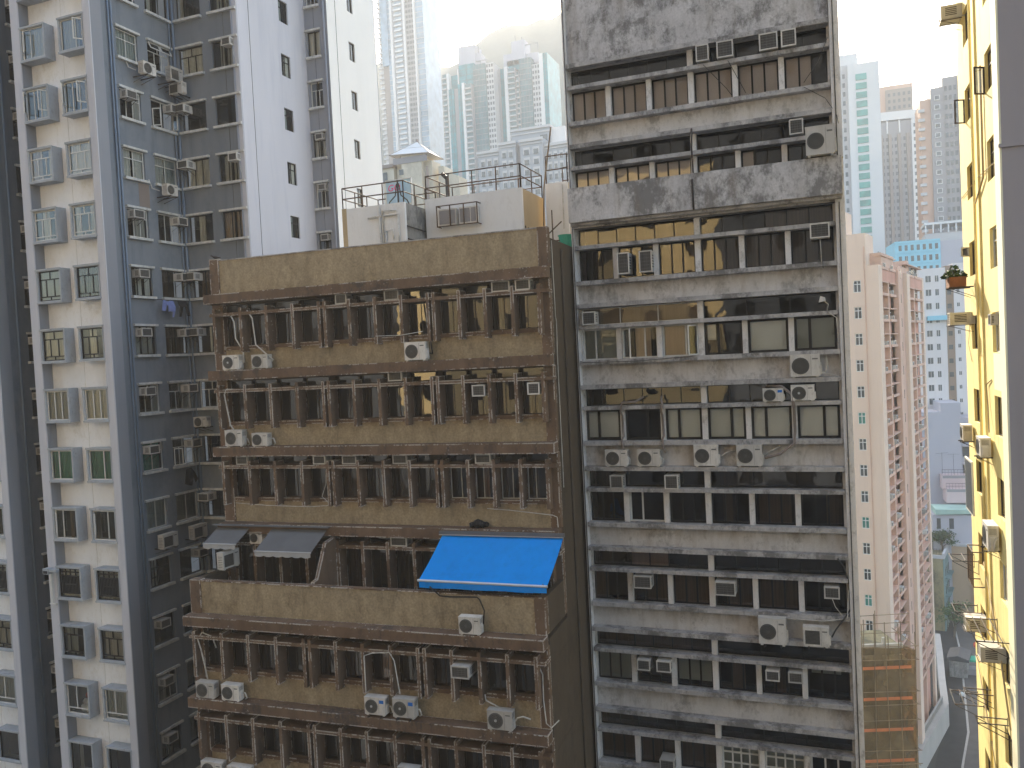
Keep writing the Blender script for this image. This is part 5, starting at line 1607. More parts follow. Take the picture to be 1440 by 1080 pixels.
def slabs(parent, name, x0, x1, y, z0, z1, fh, mat, h, out, off=0.0):
    b = MB()
    n = int((z1 - z0) / fh)
    for i in range(n):
        za = z1 - fh * (i + 1) + off
        b.box(x0, x1, y - out, y - .005, za, za + h)
    return put(name, b, mat, parent, kind='stuff')


# teal glass twin towers
def strips(t, x_off, y0, lst, fh, depth):
    for x0, x1, zt, kind, dy in lst:
        x0, x1 = x0 - x_off, x1 - x_off
        yy = dy
        if kind == 'glass':
            put('glass_bay', MB().box(x0, x1, yy, depth, 0, zt), 'teal_glass', t)
            slabs(t, 'floor_bands', x0, x1, yy, 60, zt, fh, 'teal_dark', .28, .15)
            put('mullion', MB().box((x0 + x1) / 2 - .12, (x0 + x1) / 2 + .12, yy - .2, yy - .01, 60, zt), 'teal_dark', t)
        elif kind == 'gdark':
            put('glass_bay', MB().box(x0, x1, yy, depth, 0, zt), 'teal_dark', t)
            slabs(t, 'floor_bands', x0, x1, yy, 60, zt, fh, 'conc_mid', .3, .15)
            b = MB()
            n = max(2, int((x1 - x0) / 1.6))
            for i in range(1, n):
                b.box(x0 + (x1 - x0) * i / n - .06, x0 + (x1 - x0) * i / n + .06, yy - .18, yy - .01, 60, zt)
            put('mullions', b, 'conc_mid', t, kind='stuff')
        elif kind == 'fin':
            put('white_fin', MB().box(x0, x1, yy, depth, 0, zt), 'conc_white', t)
        elif kind == 'conc':
            put('concrete_fin', MB().box(x0, x1, yy, depth, 0, zt), 'conc_mid', t)
        elif kind == 'balc':
            put('balcony_bay', MB().box(x0, x1, yy, depth, 0, zt), 'conc_mid', t)
            slabs(t, 'balconies', x0 + .2, x1 - .2, yy, 60, zt, fh, 'conc_pale', .75, 1.2)
            slabs(t, 'balcony_windows', x0 + .4, x1 - .4, yy, 60, zt, fh, 'teal_dark', 1.8, .1, 1.0)
        elif kind == 'win':
            put('window_bay', MB().box(x0, x1, yy, depth, 0, zt), 'conc_pale', t)
            facade_stuff(t, 'window_grid', x0, x1, yy, 60, zt, fh, 3, 'far_win', .62, .55, out=.12)


ta = thing('teal_glass_tower', 'teal glass tower with a lilac roof block, the one farther from the grey block', 'tower', (-187, 430, 0))
strips(ta, -187, 0, [(-201, -198, 213.5, 'balc', 3), (-198, -196.6, 213.5, 'fin', 2.5), (-196.6, -193.4, 204, 'glass', 1.5), (-193.4, -190.8, 204, 'conc', 2), (-190.8, -187.8, 206, 'glass', 1.5), (-187.8, -186.2, 206, 'fin', 0),
                      (-186.2, -182.1, 205, 'balc', .5), (-182.1, -174.7, 216, 'gdark', 4), (-174.7, -170.2, 216, 'win', 5), (-200.6, -192.2, 213, 'glass', 6), (-191.6, -182.4, 218, 'glass', 6), (-192.2, -191.6, 216, 'fin', 5)], 3.0, 26)
put('roof_block', MB().box(-5.5, 5, 8, 18, 215, 229).box(5, 8, 9, 16, 215, 224), 'lilac_pale', ta)
put('roof_frame', MB().box(5.1, 12, 8, 8.4, 219, 219.5).box(11.6, 12, 8, 8.4, 214, 219).box(-4, -3.4, 9, 9.6, 229.1, 232).box(6, 6.5, 10, 10.5, 224.1, 229), 'conc_mid', ta)
tb_ = thing('teal_glass_tower', 'teal glass tower with balconies and broad white fins, nearer the grey block', 'tower', (-157, 440, 0))
strips(tb_, -157, 0, [(-173.5, -170.3, 216, 'glass', 2), (-170.3, -168.8, 214, 'conc', 1.5), (-168.8, -165.9, 214, 'glass', 2), (-165.9, -163.9, 214, 'fin', 0), (-163.9, -159.6, 213, 'balc', .5), (-159.6, -157.7, 211, 'balc', 2), (-157.7, -150.7, 218, 'gdark', 3),
                      (-150.7, -146, 214, 'win', 4), (-146, -143.8, 219, 'fin', 3), (-143.8, -141.3, 219, 'glass', 3.5), (-166, -158, 219, 'glass', 6)], 3.0, 26)
put('roof_block', MB().box(-6, 2, 6, 16, 216, 229.5).box(-11, -6, 6, 14, 216, 223).box(2, 9, 8, 14, 216, 222), 'lilac_pale', tb_)
put('roof_frame', MB().box(2.1, 10, 6, 6.4, 226, 226.5).box(9.6, 10, 6, 6.4, 222, 226).box(-4, -3.5, 7, 7.5, 229.6, 233).box(0, .5, 7, 7.5, 229.6, 231.5), 'conc_mid', tb_)

# tall slender tower behind the blue one
tt = thing('slender_tower', 'very tall slender tower with white fins and blue glass behind the blue tower', 'tower', (-230, 440, 0))
H = 285
put('brown_shaft', MB().box(-13.5, -9.2, 3, 22, 0, H), 'conc_taupe', tt)
put('side_wing', MB().box(-17, -13.5, 6, 22, 0, H), 'conc_pale', tt)
slabs(tt, 'side_balconies', -17.8, -13.6, 6, 120, H, 3.0, 'conc_white', .9, 1.0)
put('upper_glass', MB().box(-13.2, -8.6, 1.5, 3, 228, H), 'sky_glass', tt)
put('glass_bay', MB().box(-9.2, -6.2, 2, 22, 0, H), 'sky_glass', tt)
for a, c in ((-6.2, -4.7), (2.4, 3.8), (9.2, 10.2)):
    put('white_fin', MB().box(a, c, -.3, 22, 0, H), 'conc_white', tt)
put('balcony_bay', MB().box(-4.7, 2.4, 1, 22, 0, H), 'grey_blue', tt)
slabs(tt, 'balconies', -3.6, 1.4, 1, 100, H, 3.0, 'conc_white', .9, 1.3)
slabs(tt, 'balcony_windows', -3.2, 1.0, 1, 100, H, 3.0, 'sky_glass', 1.7, .1, 1.05)
put('window_bay', MB().box(3.8, 9.2, 1, 22, 0, H), 'conc_mid', tt)
facade_stuff(tt, 'window_grid', 3.8, 9.2, 1, 100, H, 3.0, 3, 'far_win', .75, .55, out=.15)
put('glass_bay', MB().box(10.2, 15, 1.5, 22, 0, H), 'sky_glass', tt)
slabs(tt, 'floor_bands', -9.2, -6.3, 2, 100, H, 3.0, 'conc_pale', .35, .15)
slabs(tt, 'floor_bands', 10.3, 15, 1.5, 100, H, 3.0, 'conc_pale', .35, .15)
put('refuge_band', MB().box(-4.6, 2.3, .4, .99, 148, 152).box(3.9, 9.1, .4, .99, 148, 152), 'conc_rose', tt)

# grey-blue classical blocks behind the white rooftop boxes
ob1 = thing('grey_classical_block', 'grey blue block with cornices and paired windows behind the white rooftop boxes', 'apartment building', (-82, 230, 0))


def clas(nm, x0, x1, y, zt, cols, fh=2.9):
    put(nm, MB().box(x0, x1, y, 22, 0, zt), 'grey_blue', ob1)
    put('cornice', MB().box(x0 - .3, x1 + .3, y - .5, y - .01, zt - .8, zt).box(x0 - .15, x1 + .15, y - .3, y - .011, zt - 1.6, zt - 1.3), 'conc_pale', ob1)
    facade_stuff(ob1, 'window_trim', x0 + .5, x1 - .5, y, 60, zt - 2.2, fh, cols, 'conc_pale', .72, .68, out=.15)
    facade_stuff(ob1, 'window_grid', x0 + .5, x1 - .5, y - .16, 60, zt - 2.4, fh, cols, 'far_win', .5, .50, out=.06)


clas('west_wing', -14.3, -7, 0, 113.2, 3)
clas('central_bay', -7, -1.8, -1.2, 114.6, 2)
clas('east_bay', -.4, 6.4, -1.2, 114.6, 2)
clas('side_wing', 6.5, 14.5, 1.0, 113.0, 4)
put('dark_slot', MB().box(-1.8, -.4, 1, 20, 0, 114), 'conc_mid', ob1)
put('upper_block', MB().box(-4.8, 7.2, 4, 20, 112, 119.2), 'grey_blue', ob1)
put('cornice', MB().box(-5.1, 7.5, 3.5, 20, 118.6, 119.3).box(-5.0, 7.4, 3.7, 3.99, 117.4, 117.8), 'conc_pale', ob1)
put('upper_window', MB().box(4.2, 6.4, 3.9, 3.99, 114.6, 116.6).box(-1, -.2, 3.9, 3.99, 114.4, 116.0), 'far_win', ob1)
put('painted_sunlit_flank', MB().box(7.21, 11.5, 5, 19, 112, 118.6), 'slab_white', ob1)  # paler colour puts sunlight on this side of the upper block
ob2 = thing('pale_house_block', 'small white block peeping out beside the grey stained block on the hillside', 'apartment building', (-72.5, 262, 0))
put('wall', MB().box(-8, 4.5, 0, 12, 0, 125), 'conc_white', ob2)
put('roof_box', MB().box(-5, 0, 2, 8, 125, 128), 'conc_white', ob2)
facade_stuff(ob2, 'window_grid', -7, 4, 0, 100, 124, 3, 4, 'far_win', .4, .5)

# pyramid roofed old building
py = thing('pyramid_roofed_building', 'old cream building with a glazed pyramid roof and chimney like gable', 'old building', (-56.5, 110, 0))
put('tower_wall', MB().box(-1.9, 1.4, 0, 4, 0, 82.4), 'old_cream', py)
put('tower_wall', MB().box(-3.3, -1.9, 1.2, 4, 0, 82.0).box(1.4, 2.6, 1.0, 4, 0, 81.4), 'old_cream', py)
b = MB()
ap = (-.1, 2.0, 84.7)
base = [(-3.6, -.5, 82.6), (2.9, -.5, 82.2), (2.9, 4.6, 82.2), (-3.6, 4.6, 82.6)]
for i in range(4):
    b.quad([base[i], base[(i + 1) % 4], ap])
b.quad(base[::-1])
put('pyramid_roof', b, 'conc_white', py)
b = MB()
for i in range(4):
    b.bar(base[i], ap, .05)
    b.bar(base[i], base[(i + 1) % 4], .05)
    b.bar(Vector(base[i]).lerp(Vector(ap), .5), Vector(base[(i + 1) % 4]).lerp(Vector(ap), .5), .03)
b.box(ap[0] - .12, ap[0] + .12, ap[1] - .12, ap[1] + .12, 84.5, 85.0)
put('roof_rib', b, 'conc_taupe', py)
put('glazed_band', MB().box(-3.2, 2.4, -.1, -.01, 81.2, 82.1), 'conc_mid', py)
put('window', MB().box(-2.3, -1.6, -.05, -.01, 79.6, 80.4), 'far_win', py)
put('side_wing', MB().box(-10, -3.5, .5, 6, 0, 81.0), 'old_cream', py)
put('wing_roof', MB().box(-10.2, -3.4, .2, 6.2, 81.0, 81.5), 'conc_taupe', py)
put('wing_window', MB().box(-5.6, -4.6, .4, .49, 79, 80.4).box(-7.2, -6.2, .4, .49, 79, 80.4), 'far_win', py)
put('gable', MB().prism([(2.7, 70), (6.4, 70), (6.4, 78.8), (5.0, 79.4), (4.2, 79.4), (4.0, 80.6), (3.2, 80.6), (3.0, 78)], 2, 5), 'old_cream', py)
put('flue', MB().tube([(2.35, -.3, 74), (2.45, -.3, 80.3)], .2, 8), 'conc_taupe', py)

# towers up the slope on the far side of the lane
r1 = thing('green_glazed_tower', 'white tower with a column of green glazed windows rising beside the grey block', 'tower', (11, 290, 0))
put('side_shaft', MB().box(-9, -3.2, 2, 18, 0, 140), 'conc_pale', r1)
put('shaft', MB().box(-3.2, 6, 0, 18, 0, 139.4), 'conc_white', r1)
facade_stuff(r1, 'window_grid', -8.5, -3.6, 2, 60, 138, 2.85, 3, 'far_win', .5, .5)
slabs(r1, 'green_windows', -.9, 2.3, 0, 60, 137, 2.85, 'far_win_green', 1.9, .25)
put('roof_box', MB().box(-6, 0, 4, 14, 140, 144), 'conc_white', r1)
facade_stuff(r1, 'window_grid', 1, 17, 0, 60, 138, 2.85, 4, 'far_win', .4, .5, side=6.0)
r2 = thing('grey_estate_tower', 'big grey brown tower with a pale crown frame in the centre of the right skyline', 'tower', (30, 390, 0), math.radians(8))
put('shaft', MB().box(-9.5, 4.5, 0, 20, 0, 143), 'conc_mid', r2)
put('corner_shaft', MB().box(4.5, 8.2, -.5, 20, 0, 145), 'conc_white', r2)
put('crown', MB().box(-9.8, 8.2, -.6, 20, 143.5, 147).box(-9.6, -9.0, -.4, .1, 138, 143.4).box(-5.2, -4.6, -.4, .1, 138, 143.4).box(-.4, .2, -.4, .1, 138, 143.4), 'conc_white', r2)
for x in (-8, -4.6, -1, 2.4):
    put('window_rib', MB().box(x, x + 1.2, -.8, -.01, 0, 137.5), 'conc_taupe', r2)
facade_stuff(r2, 'window_grid', -9.3, 4.3, 0, 60, 137, 2.9, 8, 'far_win', .5, .5, out=.1)
facade_stuff(r2, 'window_grid', 4.9, 7.9, -.5, 60, 142, 2.9, 2, 'far_win', .5, .5, out=.1)
r3 = thing('pinkish_tower', 'hazy pinkish tower rising behind the crowned grey tower', 'tower', (32, 430, 0))
put('shaft', MB().box(-9, 7, 0, 18, 0, 169), 'conc_rose', r3)
put('window_bay', MB().box(-4.5, 6.8, -.6, -.01, 0, 167), 'conc_taupe', r3)
facade_stuff(r3, 'window_grid', -4, 6.5, -.6, 110, 166, 3, 5, 'far_win', .5, .5, out=.15)
slabs(r3, 'side_balconies', -9.8, -8.2, 0, 110, 168, 3, 'conc_white', .8, .8)
r4 = thing('terracotta_ribbed_tower', 'brown grey tower with a terracotta edge and white window surrounds next to the yellow building', 'tower', (33, 290, 0))
put('edge_shaft', MB().box(-4.8, -1.8, 0, 16, 0, 125), 'conc_rose', r4)
put('window_shaft', MB().box(-1.8, 1.6, -.8, 16, 0, 128), 'conc_mid', r4)
put('main_shaft', MB().box(1.6, 5.8, 0, 16, 0, 131), 'conc_mid', r4)
put('end_shaft', MB().box(5.8, 16, -.8, 16, 0, 133), 'conc_pale', r4)
slabs(r4, 'window_surrounds', -.9, .7, -.8, 60, 127, 2.85, 'conc_white', 1.5, .2)
slabs(r4, 'windows', -.7, .5, -1.0, 60, 127, 2.85, 'far_win', 1.1, .08, .25)
facade_stuff(r4, 'window_grid', 1.8, 5.6, 0, 60, 129, 2.85, 3, 'far_win', .6, .5)
facade_stuff(r4, 'window_grid', 6, 16, -.8, 60, 131, 2.85, 5, 'far_win', .5, .5)
slabs(r4, 'edge_balconies', -5.4, -3.6, 0, 60, 124, 2.85, 'conc_pale', .9, .7)
pod = thing('colonnade_podium', 'long pale podium with a colonnaded deck below the terracotta edged tower', 'building', (34, 275, 0))
put('wall', MB().box(-7, 14, 0, 10, 0, 82), 'conc_pale', pod)
put('deck', MB().box(-7.2, 14, -.6, 10, 84.5, 85.2), 'conc_white', pod)
b = MB()
for i in range(11):
    b.box(-7 + 2 * i, -6.6 + 2 * i, -.4, 0, 82, 84.49)
put('columns', b, 'conc_white', pod)
b1 = thing('blue_painted_block', 'sky blue painted low block on the slope', 'apartment building', (25, 250, 0), math.radians(6))
put('wall', MB().box(-8, 3.2, 0, 14, 0, 77.8), 'sky_blue_wall', b1)
put('flank', MB().box(3.2, 10, .5, 14, 0, 77.2), 'lilac_pale', b1)
put('floor_band', MB().box(-8, 3.1, -.15, -.01, 74.6, 75).box(-8, 3.1, -.15, -.01, 71.6, 72).box(-8, 3.1, -.15, -.01, 77.3, 77.8), 'sky_blue_wall', b1)
facade_stuff(b1, 'window_grid', -7.5, 3, 0, 50, 77.4, 2.95, 7, 'far_win', .5, .5, out=.05)
s1 = thing('white_slab_block', 'white slab block with a brown stair stripe and a blue work cradle', 'apartment building', (21, 185, 0), math.radians(5))
put('wall', MB().box(-4.2, .5, 0, 12, 0, 65.3), 'slab_white', s1)
put('stair_stripe', MB().box(.5, 1.9, -.05, 12, 0, 65.6), 'slab_brown', s1)
put('wall', MB().box(1.9, 7, 0, 12, 0, 66), 'slab_white', s1)
for k, (x, w_) in enumerate(((-2.6, .95), (-1.05, .6), (2.7, .45))):
    for i in range(16):
        ob('window', cached(('slw', w_), lambda: MB().box(-w_ / 2, w_ / 2, -.04, -.01, 0, 1.2).box(-.03, .03, -.06, -.041, 0, 1.2, 1).mesh('window', ['far_win', 'slab_white'])), s1, (x, 0, 62.6 - 2.72 * i + (.3 if k == 2 else 0)), 0, None if k < 2 else (1, 1, .6))
for i in range(16):
    ob('stair_opening', cached('slo', lambda: MB().box(.75, 1.5, -.09, -.06, 0, .9).mesh('stair_opening', 'far_win')), s1, (0, 0, 62.6 - 2.72 * i))
put('work_cradle', MB().box(-3.0, 2.7, -1.0, -.1, 54.9, 55.8), 'sky_blue_wall', s1)
lw = thing('lilac_terraced_block', 'pale lilac block with a blank end wall and stepped railed balconies', 'apartment building', (19.3, 176.5, -3.6), math.radians(3), None, (1.07, 1.07, 1.07))
put('blank_wall', MB().box(-3.5, 2.9, 0, 12, 0, 38.2).box(-.3, 2.9, .001, 12, 38.2, 39.8), 'lilac_pale', lw)
put('balcony_wing', MB().box(2.9, 8, .8, 12, 0, 37), 'lilac_pale', lw)
for z in (35.5, 32.3, 29.1):
    put('balcony_opening', MB().box(3.2, 5, .6, .79, z - 2.2, z - .4), 'far_win', lw)
    put('balcony_slab', MB().box(2.9, 8, -.3, .59, z - .3, z), 'lilac_pale', lw)
for z, x0 in ((27.2, -.8), (25.0, -.4)):
    put('terrace', MB().box(x0, 8, -2.5 - (27.2 - z) * .6, 0, z - 2.4, z), 'rose_pale', lw)
    b = MB()
    yy = -2.4 - (27.2 - z) * .6
    b.bar((x0, yy, z + 1), (8, yy, z + 1), .04).bar((x0, yy, z + .5), (8, yy, z + .5), .03)
    for i in range(18):
        b.bar((x0 + i * .5, yy, z), (x0 + i * .5, yy, z + 1), .02)
    put('terrace_railing', b, 'steel_dark', lw)
    put('painted_shadow_strip', MB().box(x0 + .1, 8, yy - .13, yy - .101, z - .5, z - .02), 'conc_mid', lw)  # grey strip paints a shadow below the terrace edge
put('aerial', MB().bar((-.4, -.5, 27.2), (-.4, -.5, 31), .03).bar((-1.4, -.5, 30.8), (.6, -.5, 31), .02).bar((1.4, -.6, 27.2), (1.4, -.6, 30.8), .03).bar((.5, -.6, 30.7), (2.4, -.6, 30.7), .02), 'pipe_dark', lw)
put('mint_canopy', MB().prism([(-3, 21.5), (6, 21.8), (6, 22.3), (-3, 22.4)], -9, -4), 'mint', lw)
put('low_wing', MB().box(-3.4, 6, -8.5, 0, 0, 21.4), 'lilac_pale', lw)
put('door_opening', MB().box(-2.8, -2.2, -8.53, -8.5, 19, 20.8).box(-.9, -.2, -8.53, -8.5, 19, 20.8), 'far_win', lw)

oh = thing('mossy_old_block', 'old block with moss stained end wall, teal flank and cluttered roof terrace', 'old building', (15.3, 161, -10.6), math.radians(-12))
put('end_wall', MB().box(-3.5, 1.6, 0, 9, 0, 23.4), 'moss_wall', oh)
put('teal_flank', MB().box(1.601, 1.8, 0, 9, 0, 23.2), 'teal_wall', oh)
put('roof_parapet', MB().box(1.5, 1.9, -.1, 9, 23.4, 24.4).box(-3.5, 1.49, -.1, .2, 23.4, 24.0), 'conc_pale', oh)
put('roof_railing', MB().bar((-3, .4, 25), (1.4, .4, 25), .03).bar((-3, .4, 24.5), (1.4, .4, 24.5), .03), 'steel_dark', oh)
b = MB()
for i in range(10):
    b.bar((-3 + .45 * i, .4, 24), (-3 + .45 * i, .4, 25), .02)
put('roof_baluster', b, 'steel_dark', oh)
for z in (20.5, 17.4, 14.3, 11.2, 8.1, 5):
    for y in (1.5, 4, 6.5):
        ob('window', cached('ohw', lambda: MB().box(0, .05, 0, 1.6, 0, 1.3).box(.051, .08, .75, .85, 0, 1.3, 1).mesh('window', ['far_win', 'mint'])), oh, (1.801, y, z - .5))
    put('balcony_slab', MB().box(1.81, 2.6, 1, 8.5, z - .9, z - .7), 'teal_wall', oh)
put('roof_shed', MB().box(-3, -1, 6, 8.5, 23.4, 25.2), 'roof_grey', oh)
pc = thing('peach_block', 'peach rendered block with a flat roof slab beside the mossy block', 'old building', (20.6, 167, -11.5), math.radians(-12))
put('wall', MB().box(-1.6, 4, 0, 12, 0, 25.2), 'peach_wall', pc)
put('roof_slab', MB().box(-1.8, 4.2, -.3, 12, 25.2, 25.6), 'conc_pale', pc)
put('roof_parapet', MB().box(-1.8, -1.5, 3, 12, 25.6, 27.0), 'conc_pale', pc)
put('roof_clutter', MB().cyl(.2, 0, .4, 1, 2, 8).box(.5, 1.6, 1.5, 2.6, 25.6, 26.2), 'roof_grey', pc)
put('window_bay', MB().box(1.9, 3.2, -.8, -.01, 8, 24), 'peach_wall', pc)
for z in (22, 18.8, 15.6, 12.4):
    ob('window', cached('pcw', lambda: MB().box(0, 1, -.05, 0, 0, 1.4).mesh('window', 'far_win')), pc, (2.0, -.81, z - .6))

# trees on the roof terrace and up the slope
def tree(label, loc, h, r, nleaf, group=None):
    t = thing('tree', label, 'tree', loc, 0, group)
    tr = MB().tube([(0, 0, 0), (.03 * h, 0, h * .3), (-.02 * h, .02 * h, h * .6)], .035 * h, 7)
    for k in range(6):
        a = k * 1.1
        tr.tube([(0, 0, h * (.3 + .05 * k)), (r * .5 * math.cos(a), r * .5 * math.sin(a), h * (.5 + .05 * k)), (r * .8 * math.cos(a), r * .8 * math.sin(a), h * (.62 + .05 * k))], .012 * h, 5)
    put('trunk', tr, 'bark', t)
    b = MB()
    cl = [Vector((rnd.gauss(0, .45) * r, rnd.gauss(0, .45) * r, h * rnd.uniform(.5, .95))) for _ in range(12)]
    for i in range(nleaf):
        c = rnd.choice(cl)
        p = c + Vector((rnd.gauss(0, 1), rnd.gauss(0, 1), rnd.gauss(0, .7))) * r * .22
        d1 = Vector((rnd.uniform(-1, 1), rnd.uniform(-1, 1), rnd.uniform(-.6, .8))).normalized() * r * .09
        d2 = d1.cross(Vector((rnd.uniform(-1, 1), rnd.uniform(-1, 1), rnd.uniform(-1, 1)))).normalized() * r * .05
        b.quad([p - d1, p + d2, p + d1, p - d2])
    put('crown', b, 'leaf', t)


tree('bushy green tree behind the mossy roof terrace', (17.4, 166.5, 12.2), 4.4, 2.2, 1400)
tree('dark street tree at the bend of the lane', (18.0, 158, 0), 6, 2.2, 900)

# ---------------------------------------------------------------- the lane far below
rd = MB()
cl = [(9.5, 60), (11.3, 92), (12.6, 110), (14.6, 120), (15.6, 130), (16.6, 140), (17.6, 150), (19, 175)]
wl_, wr_ = 2.6, 3.0
for (x0, y0), (x1, y1) in zip(cl[:-1], cl[1:]):
    rd.quad([(x0 - wl_, y0, .008), (x0 + wr_, y0, .008), (x1 + wr_, y1, .008), (x1 - wl_, y1, .008)])
put('road', rd, 'asphalt', kind='structure')
pv = MB()
for (x0, y0), (x1, y1) in zip(cl[:-1], cl[1:]):
    pv.quad([(x0 + .5, y0, .13), (x0 + wr_ + 3, y0, .13), (x1 + wr_ + 3, y1, .13), (x1 + .5, y1, .13)])
    pv.quad([(x0 + .5, y0, .0), (x0 + .5, y0, .13), (x1 + .5, y1, .13), (x1 + .5, y1, .0)])
put('pavement', pv, 'pavement', kind='structure')
kb = MB()
for (x0, y0), (x1, y1) in zip(cl[:-1], cl[1:]):
    kb.quad([(x0 + .2, y0, .013), (x0 + .47, y0, .013), (x1 + .47, y1, .013), (x1 + .2, y1, .013)])
put('road_marking', kb, 'kerb_paint', kind='structure')
rw = thing('parapet_wall', 'long white parapet wall with a balustrade curving along the lane', 'wall')
pts = [(6.2, 98), (8.6, 107.5), (12.9, 121.5), (13.5, 130), (14.4, 141), (15.0, 150)]
b = MB()
for (x0, y0), (x1, y1) in zip(pts[:-1], pts[1:]):
    b.quad([(x0, y0, 0), (x1, y1, 0), (x1, y1, 3), (x0, y0, 3)])
    b.quad([(x0 - .9, y0, 3.01), (x1 - .9, y1, 3.01), (x1 - .9, y1, 0), (x0 - .9, y0, 0)])
    b.quad([(x0, y0, 3), (x1, y1, 3), (x1 - .9, y1, 3.01), (x0 - .9, y0, 3.01)])
put('wall_body', b, 'parapet_white', rw)
b = MB()
for (x0, y0), (x1, y1) in zip(pts[:3], pts[1:3]):
    L_ = math.hypot(x1 - x0, y1 - y0)
    n = int(L_ / .5)
    for i in range(n):
        t = (i + .5) / n
        px, py_ = x0 + (x1 - x0) * t - .75, y0 + (y1 - y0) * t
        b.box(px - .09, px + .09, py_ - .09, py_ + .09, 3.02, 3.8)
put('baluster', b, 'parapet_white', rw)
b = MB()
for (x0, y0), (x1, y1) in zip(pts[:3], pts[1:3]):
    b.bar((x0 - .75, y0, 3.88), (x1 - .75, y1, 3.88), .12)
put('handrail', b, 'parapet_white', rw)
pdm = MB()
pdm.v += [(3, 96, 0), (7.6, 107.5, 0), (11.9, 121.5, 0), (12.5, 130, 0), (5, 124, 0), (3, 96, 2.2), (7.6, 107.5, 2.2), (11.9, 121.5, 2.2), (12.5, 130, 2.2), (5, 124, 2.2)]
pdm.f += [(5, 6, 7, 8, 9)] + [(i, (i + 1) % 5, 5 + (i + 1) % 5, 5 + i) for i in range(5)]
pdm.m += [0] * 6
put('raised_yard', pdm, 'asphalt', kind='structure')
sh = thing('street_shed', 'grey corrugated street shed at the bend of the lane', 'shed', (16.2, 139, 0), math.radians(-12))
put('walls', MB().box(-1.2, 1.2, 0, 4, 0, 2.6), 'roof_grey', sh)
put('roof', MB().prism([(-1.5, 2.6), (1.5, 2.6), (1.5, 3.0), (0, 3.4), (-1.5, 3.0)], -.3, 4.3), 'pipe_dark', sh)
sg = thing('street_sign', 'small dark hanging shop sign with pale characters over the lane', 'sign', (18.6, 128, 11))
put('sign_board', MB().box(-.9, .9, -.08, .08, 0, 1.6), 'steel_dark', sg)
put('characters', MB().box(-.6, -.45, -.1, -.081, .3, 1.3).box(-.449, -.15, -.1, -.081, 1.15, 1.3).box(-.449, -.15, -.1, -.081, .75, .9).box(-.15, -.02, -.1, -.081, .75, 1.3).box(.1, .25, -.1, -.081, .3, 1.3).box(.35, .5, -.1, -.081, .3, 1.3), 'sill_white', sg)
put('sign_arm', MB().bar((.9, 0, 1.3), (2.4, 0, 1.3), .05).bar((.9, 0, .3), (2.4, 0, .3), .05), 'steel_dark', sg)
st = thing('market_stall', 'low green canopied stall at the kerb of the lane', 'stall', (18.0, 141, .13))
put('canopy', MB().prism([(-1.1, 2.1), (1.1, 2.1), (1.0, 2.4), (-1.0, 2.4)], -1, 1), 'green_plastic', st)
put('counter', MB().box(-.9, .9, -.8, .8, 0, .9), 'conc_mid', st)
for x in (-1, 1):
    for y in (-.9, .9):
        put('post', MB().box(x - .04, x + .04, y - .04, y + .04, 0, 2.09), 'steel_dark', st)
rl = thing('paper_lantern', 'round red lantern hung above the lane by the sign', 'lantern', (18.9, 139, 5.2))
b = MB()
for i in range(9):
    a = PI * (i + .0) / 8
    for j in range(12):
        b.v.append((.6 * math.sin(a) * math.cos(j * PI / 6), .6 * math.sin(a) * math.sin(j * PI / 6), -.55 * math.cos(a)))
for i in range(8):
    for j in range(12):
        b.f.append((i * 12 + j, i * 12 + (j + 1) % 12, (i + 1) * 12 + (j + 1) % 12, (i + 1) * 12 + j))
        b.m.append(0)
put('lantern_body', b, 'red_thing', rl, smooth=True)
put('cord', MB().bar((0, 0, .55), (0, 0, 1.6), .03), 'steel_dark', rl)
# pedestrian
def person(label, loc, rz, shirt, trouser):
    root = thing('person', label, 'person', loc, rz)
    me = bpy.data.meshes.new('body')
    J = [(0, 0, .93), (0, 0, 1.18), (0, .0, 1.42), (0, .0, 1.53), (0, -.02, 1.64), (-.19, 0, 1.40), (-.25, .03, 1.12), (-.22, -.10, .90), (.19, 0, 1.40), (.26, -.04, 1.13), (.22, .10, .90),
         (-.10, 0, .88), (-.11, -.12, .48), (-.11, -.02, .07), (-.11, -.14, .04), (.10, 0, .88), (.11, .05, .48), (.11, .26, .10), (.11, .16, .05)]
    E_ = [(0, 1), (1, 2), (2, 3), (3, 4), (2, 5), (5, 6), (6, 7), (2, 8), (8, 9), (9, 10), (0, 11), (11, 12), (12, 13), (13, 14), (0, 15), (15, 16), (16, 17), (17, 18)]
    rad = [.14, .14, .15, .06, .105, .065, .048, .04, .065, .048, .04, .085, .065, .045, .04, .085, .065, .045, .04]
    me.from_pydata([Vector(j) for j in J], E_, [])
    o = ob('body', me, root)
    for mt in (shirt, trouser, 'skin'):
        me.materials.append(M(mt))
    md = o.modifiers.new('skin', 'SKIN')
    for i, r_ in enumerate(rad):
        me.skin_vertices[0].data[i].radius = (r_, r_ * .85)
    me.skin_vertices[0].data[0].use_root = True
    o.modifiers.new('sub', 'SUBSURF').render_levels = 1
    put('trousers', MB().tube([(-.10, 0, .92), (-.11, -.12, .48), (-.11, -.02, .10)], .10, 8).tube([(.10, 0, .92), (.11, .05, .48), (.11, .25, .13)], .10, 8), trouser, root, smooth=True)
    h = MB()
    for i in range(6):
        a = PI * i / 10
        for j in range(10):
            h.v.append((.115 * math.sin(a) * math.cos(j * PI / 5), .01 + .125 * math.sin(a) * math.sin(j * PI / 5), 1.64 + .13 * math.cos(a)))
    for i in range(5):
        for j in range(10):
            h.f.append((i * 10 + j, i * 10 + (j + 1) % 10, (i + 1) * 10 + (j + 1) % 10, (i + 1) * 10 + j))
            h.m.append(0)
    put('hair', h, 'black_cloth', root, smooth=True)


person('person in pale top and dark trousers walking along the kerb of the lane', (15.4, 129.3, .13), math.radians(170), 'blind_white', 'black_cloth')

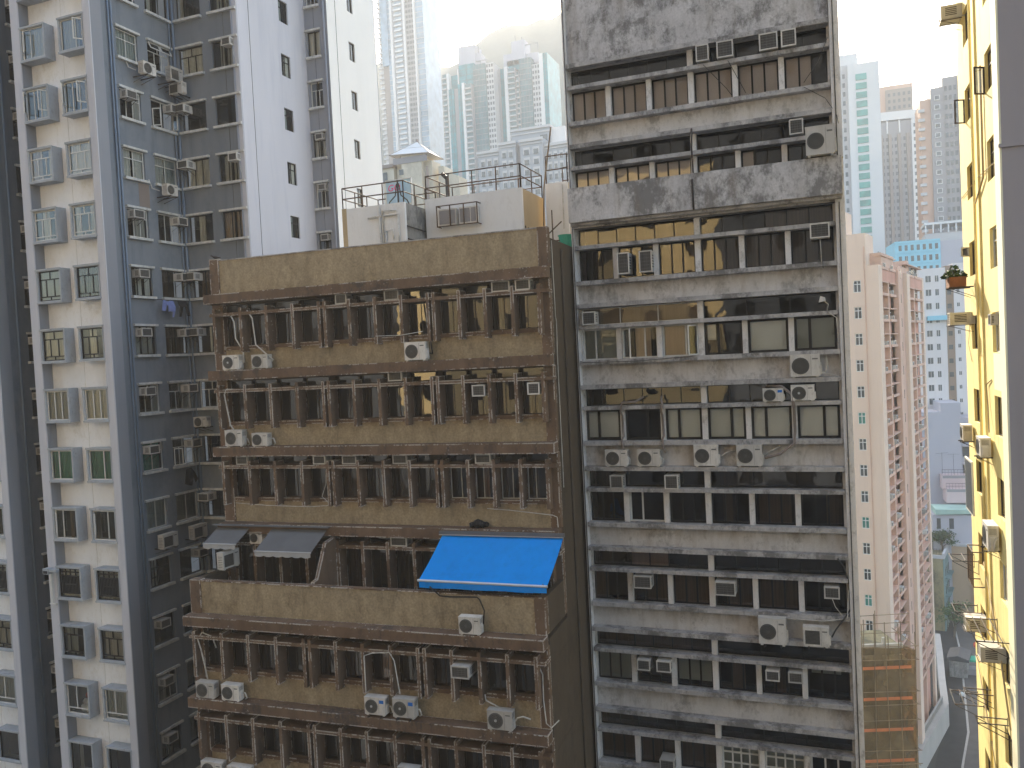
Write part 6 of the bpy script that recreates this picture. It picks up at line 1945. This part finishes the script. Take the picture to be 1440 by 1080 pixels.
# ---------------------------------------------------------------- hillside behind the towers
hl = MB()
NX, NY = 70, 26
for j in range(NY):
    for i in range(NX):
        x = -560 + 1000 * i / (NX - 1)
        y = 480 + 440 * j / (NY - 1)
        t = j / (NY - 1)
        z = 430 * t ** .8 * (1 - .75 * max(0, min(1, (x + 150) / 170))) + 16 * math.sin(x * .021 + 1.3) * t + 9 * math.sin(x * .055 + y * .03) * t + rnd.uniform(-4, 4) * t - 2
        hl.v.append((x, y, z))
for j in range(NY - 1):
    for i in range(NX - 1):
        a = j * NX + i
        hl.f.append((a, a + 1, a + NX + 1, a + NX))
        hl.m.append(0)
put('hillside', hl, 'hill_green', smooth=True, kind='structure')

# ---------------------------------------------------------------- unseen block across the street, mirrored in panes, tall and drab to cut skylight
bk = thing('facing_block', 'unseen drab block with a yellow upper wing facing the offices, mirrored in their panes', 'apartment building', (0, -10.0, 0), PI)
bh = [(round(-38 + 4 * c, 2), round(-36.2 + 4 * c, 2), round(2 + 2.9 * r, 2), round(3.5 + 2.9 * r, 2)) for r in range(36) for c in range(26)]
put('front_wall', MB().wall(-40, 68, 0, 108, bh, 0, .25), 'drab_wall', bk)
put('yellow_wing', MB().wall(8.9, 33.9, 46.9, 68, [h_ for h_ in bh if h_[0] > 9 and h_[1] < 33.8 and h_[2] > 47 and h_[3] < 68], -.03, .028), 'wing_yellow', bk)
put('dark_room_sheet', MB().quad([(-40, .5, 0), (68, .5, 0), (68, .5, 108), (-40, .5, 108)]), 'room', bk)
put('rear_wall', MB().box(-40, 68, 8, 8.3, 0, 108), 'drab_wall', bk)
put('roof', MB().box(-40, 68, .3, 8, 107.6, 107.9), 'roof_grey', bk)

# ---------------------------------------------------------------- air
hz = MB().box(-620, 480, -60, 980, -1.5, 470)
mh = bpy.data.materials.new('haze_air')
mh.use_nodes = True
nn = mh.node_tree.nodes
nn.remove(nn['Principled BSDF'])
pvn = nn.new('ShaderNodeVolumePrincipled')
pvn.inputs['Color'].default_value = (1, .98, .945, 1)
pvn.inputs['Density'].default_value = .00062
pvn.inputs['Anisotropy'].default_value = .0
mh.node_tree.links.new(pvn.outputs[0], nn['Material Output'].inputs['Volume'])
MATS['haze_air'] = mh
put('haze', hz, 'haze_air', kind='stuff')
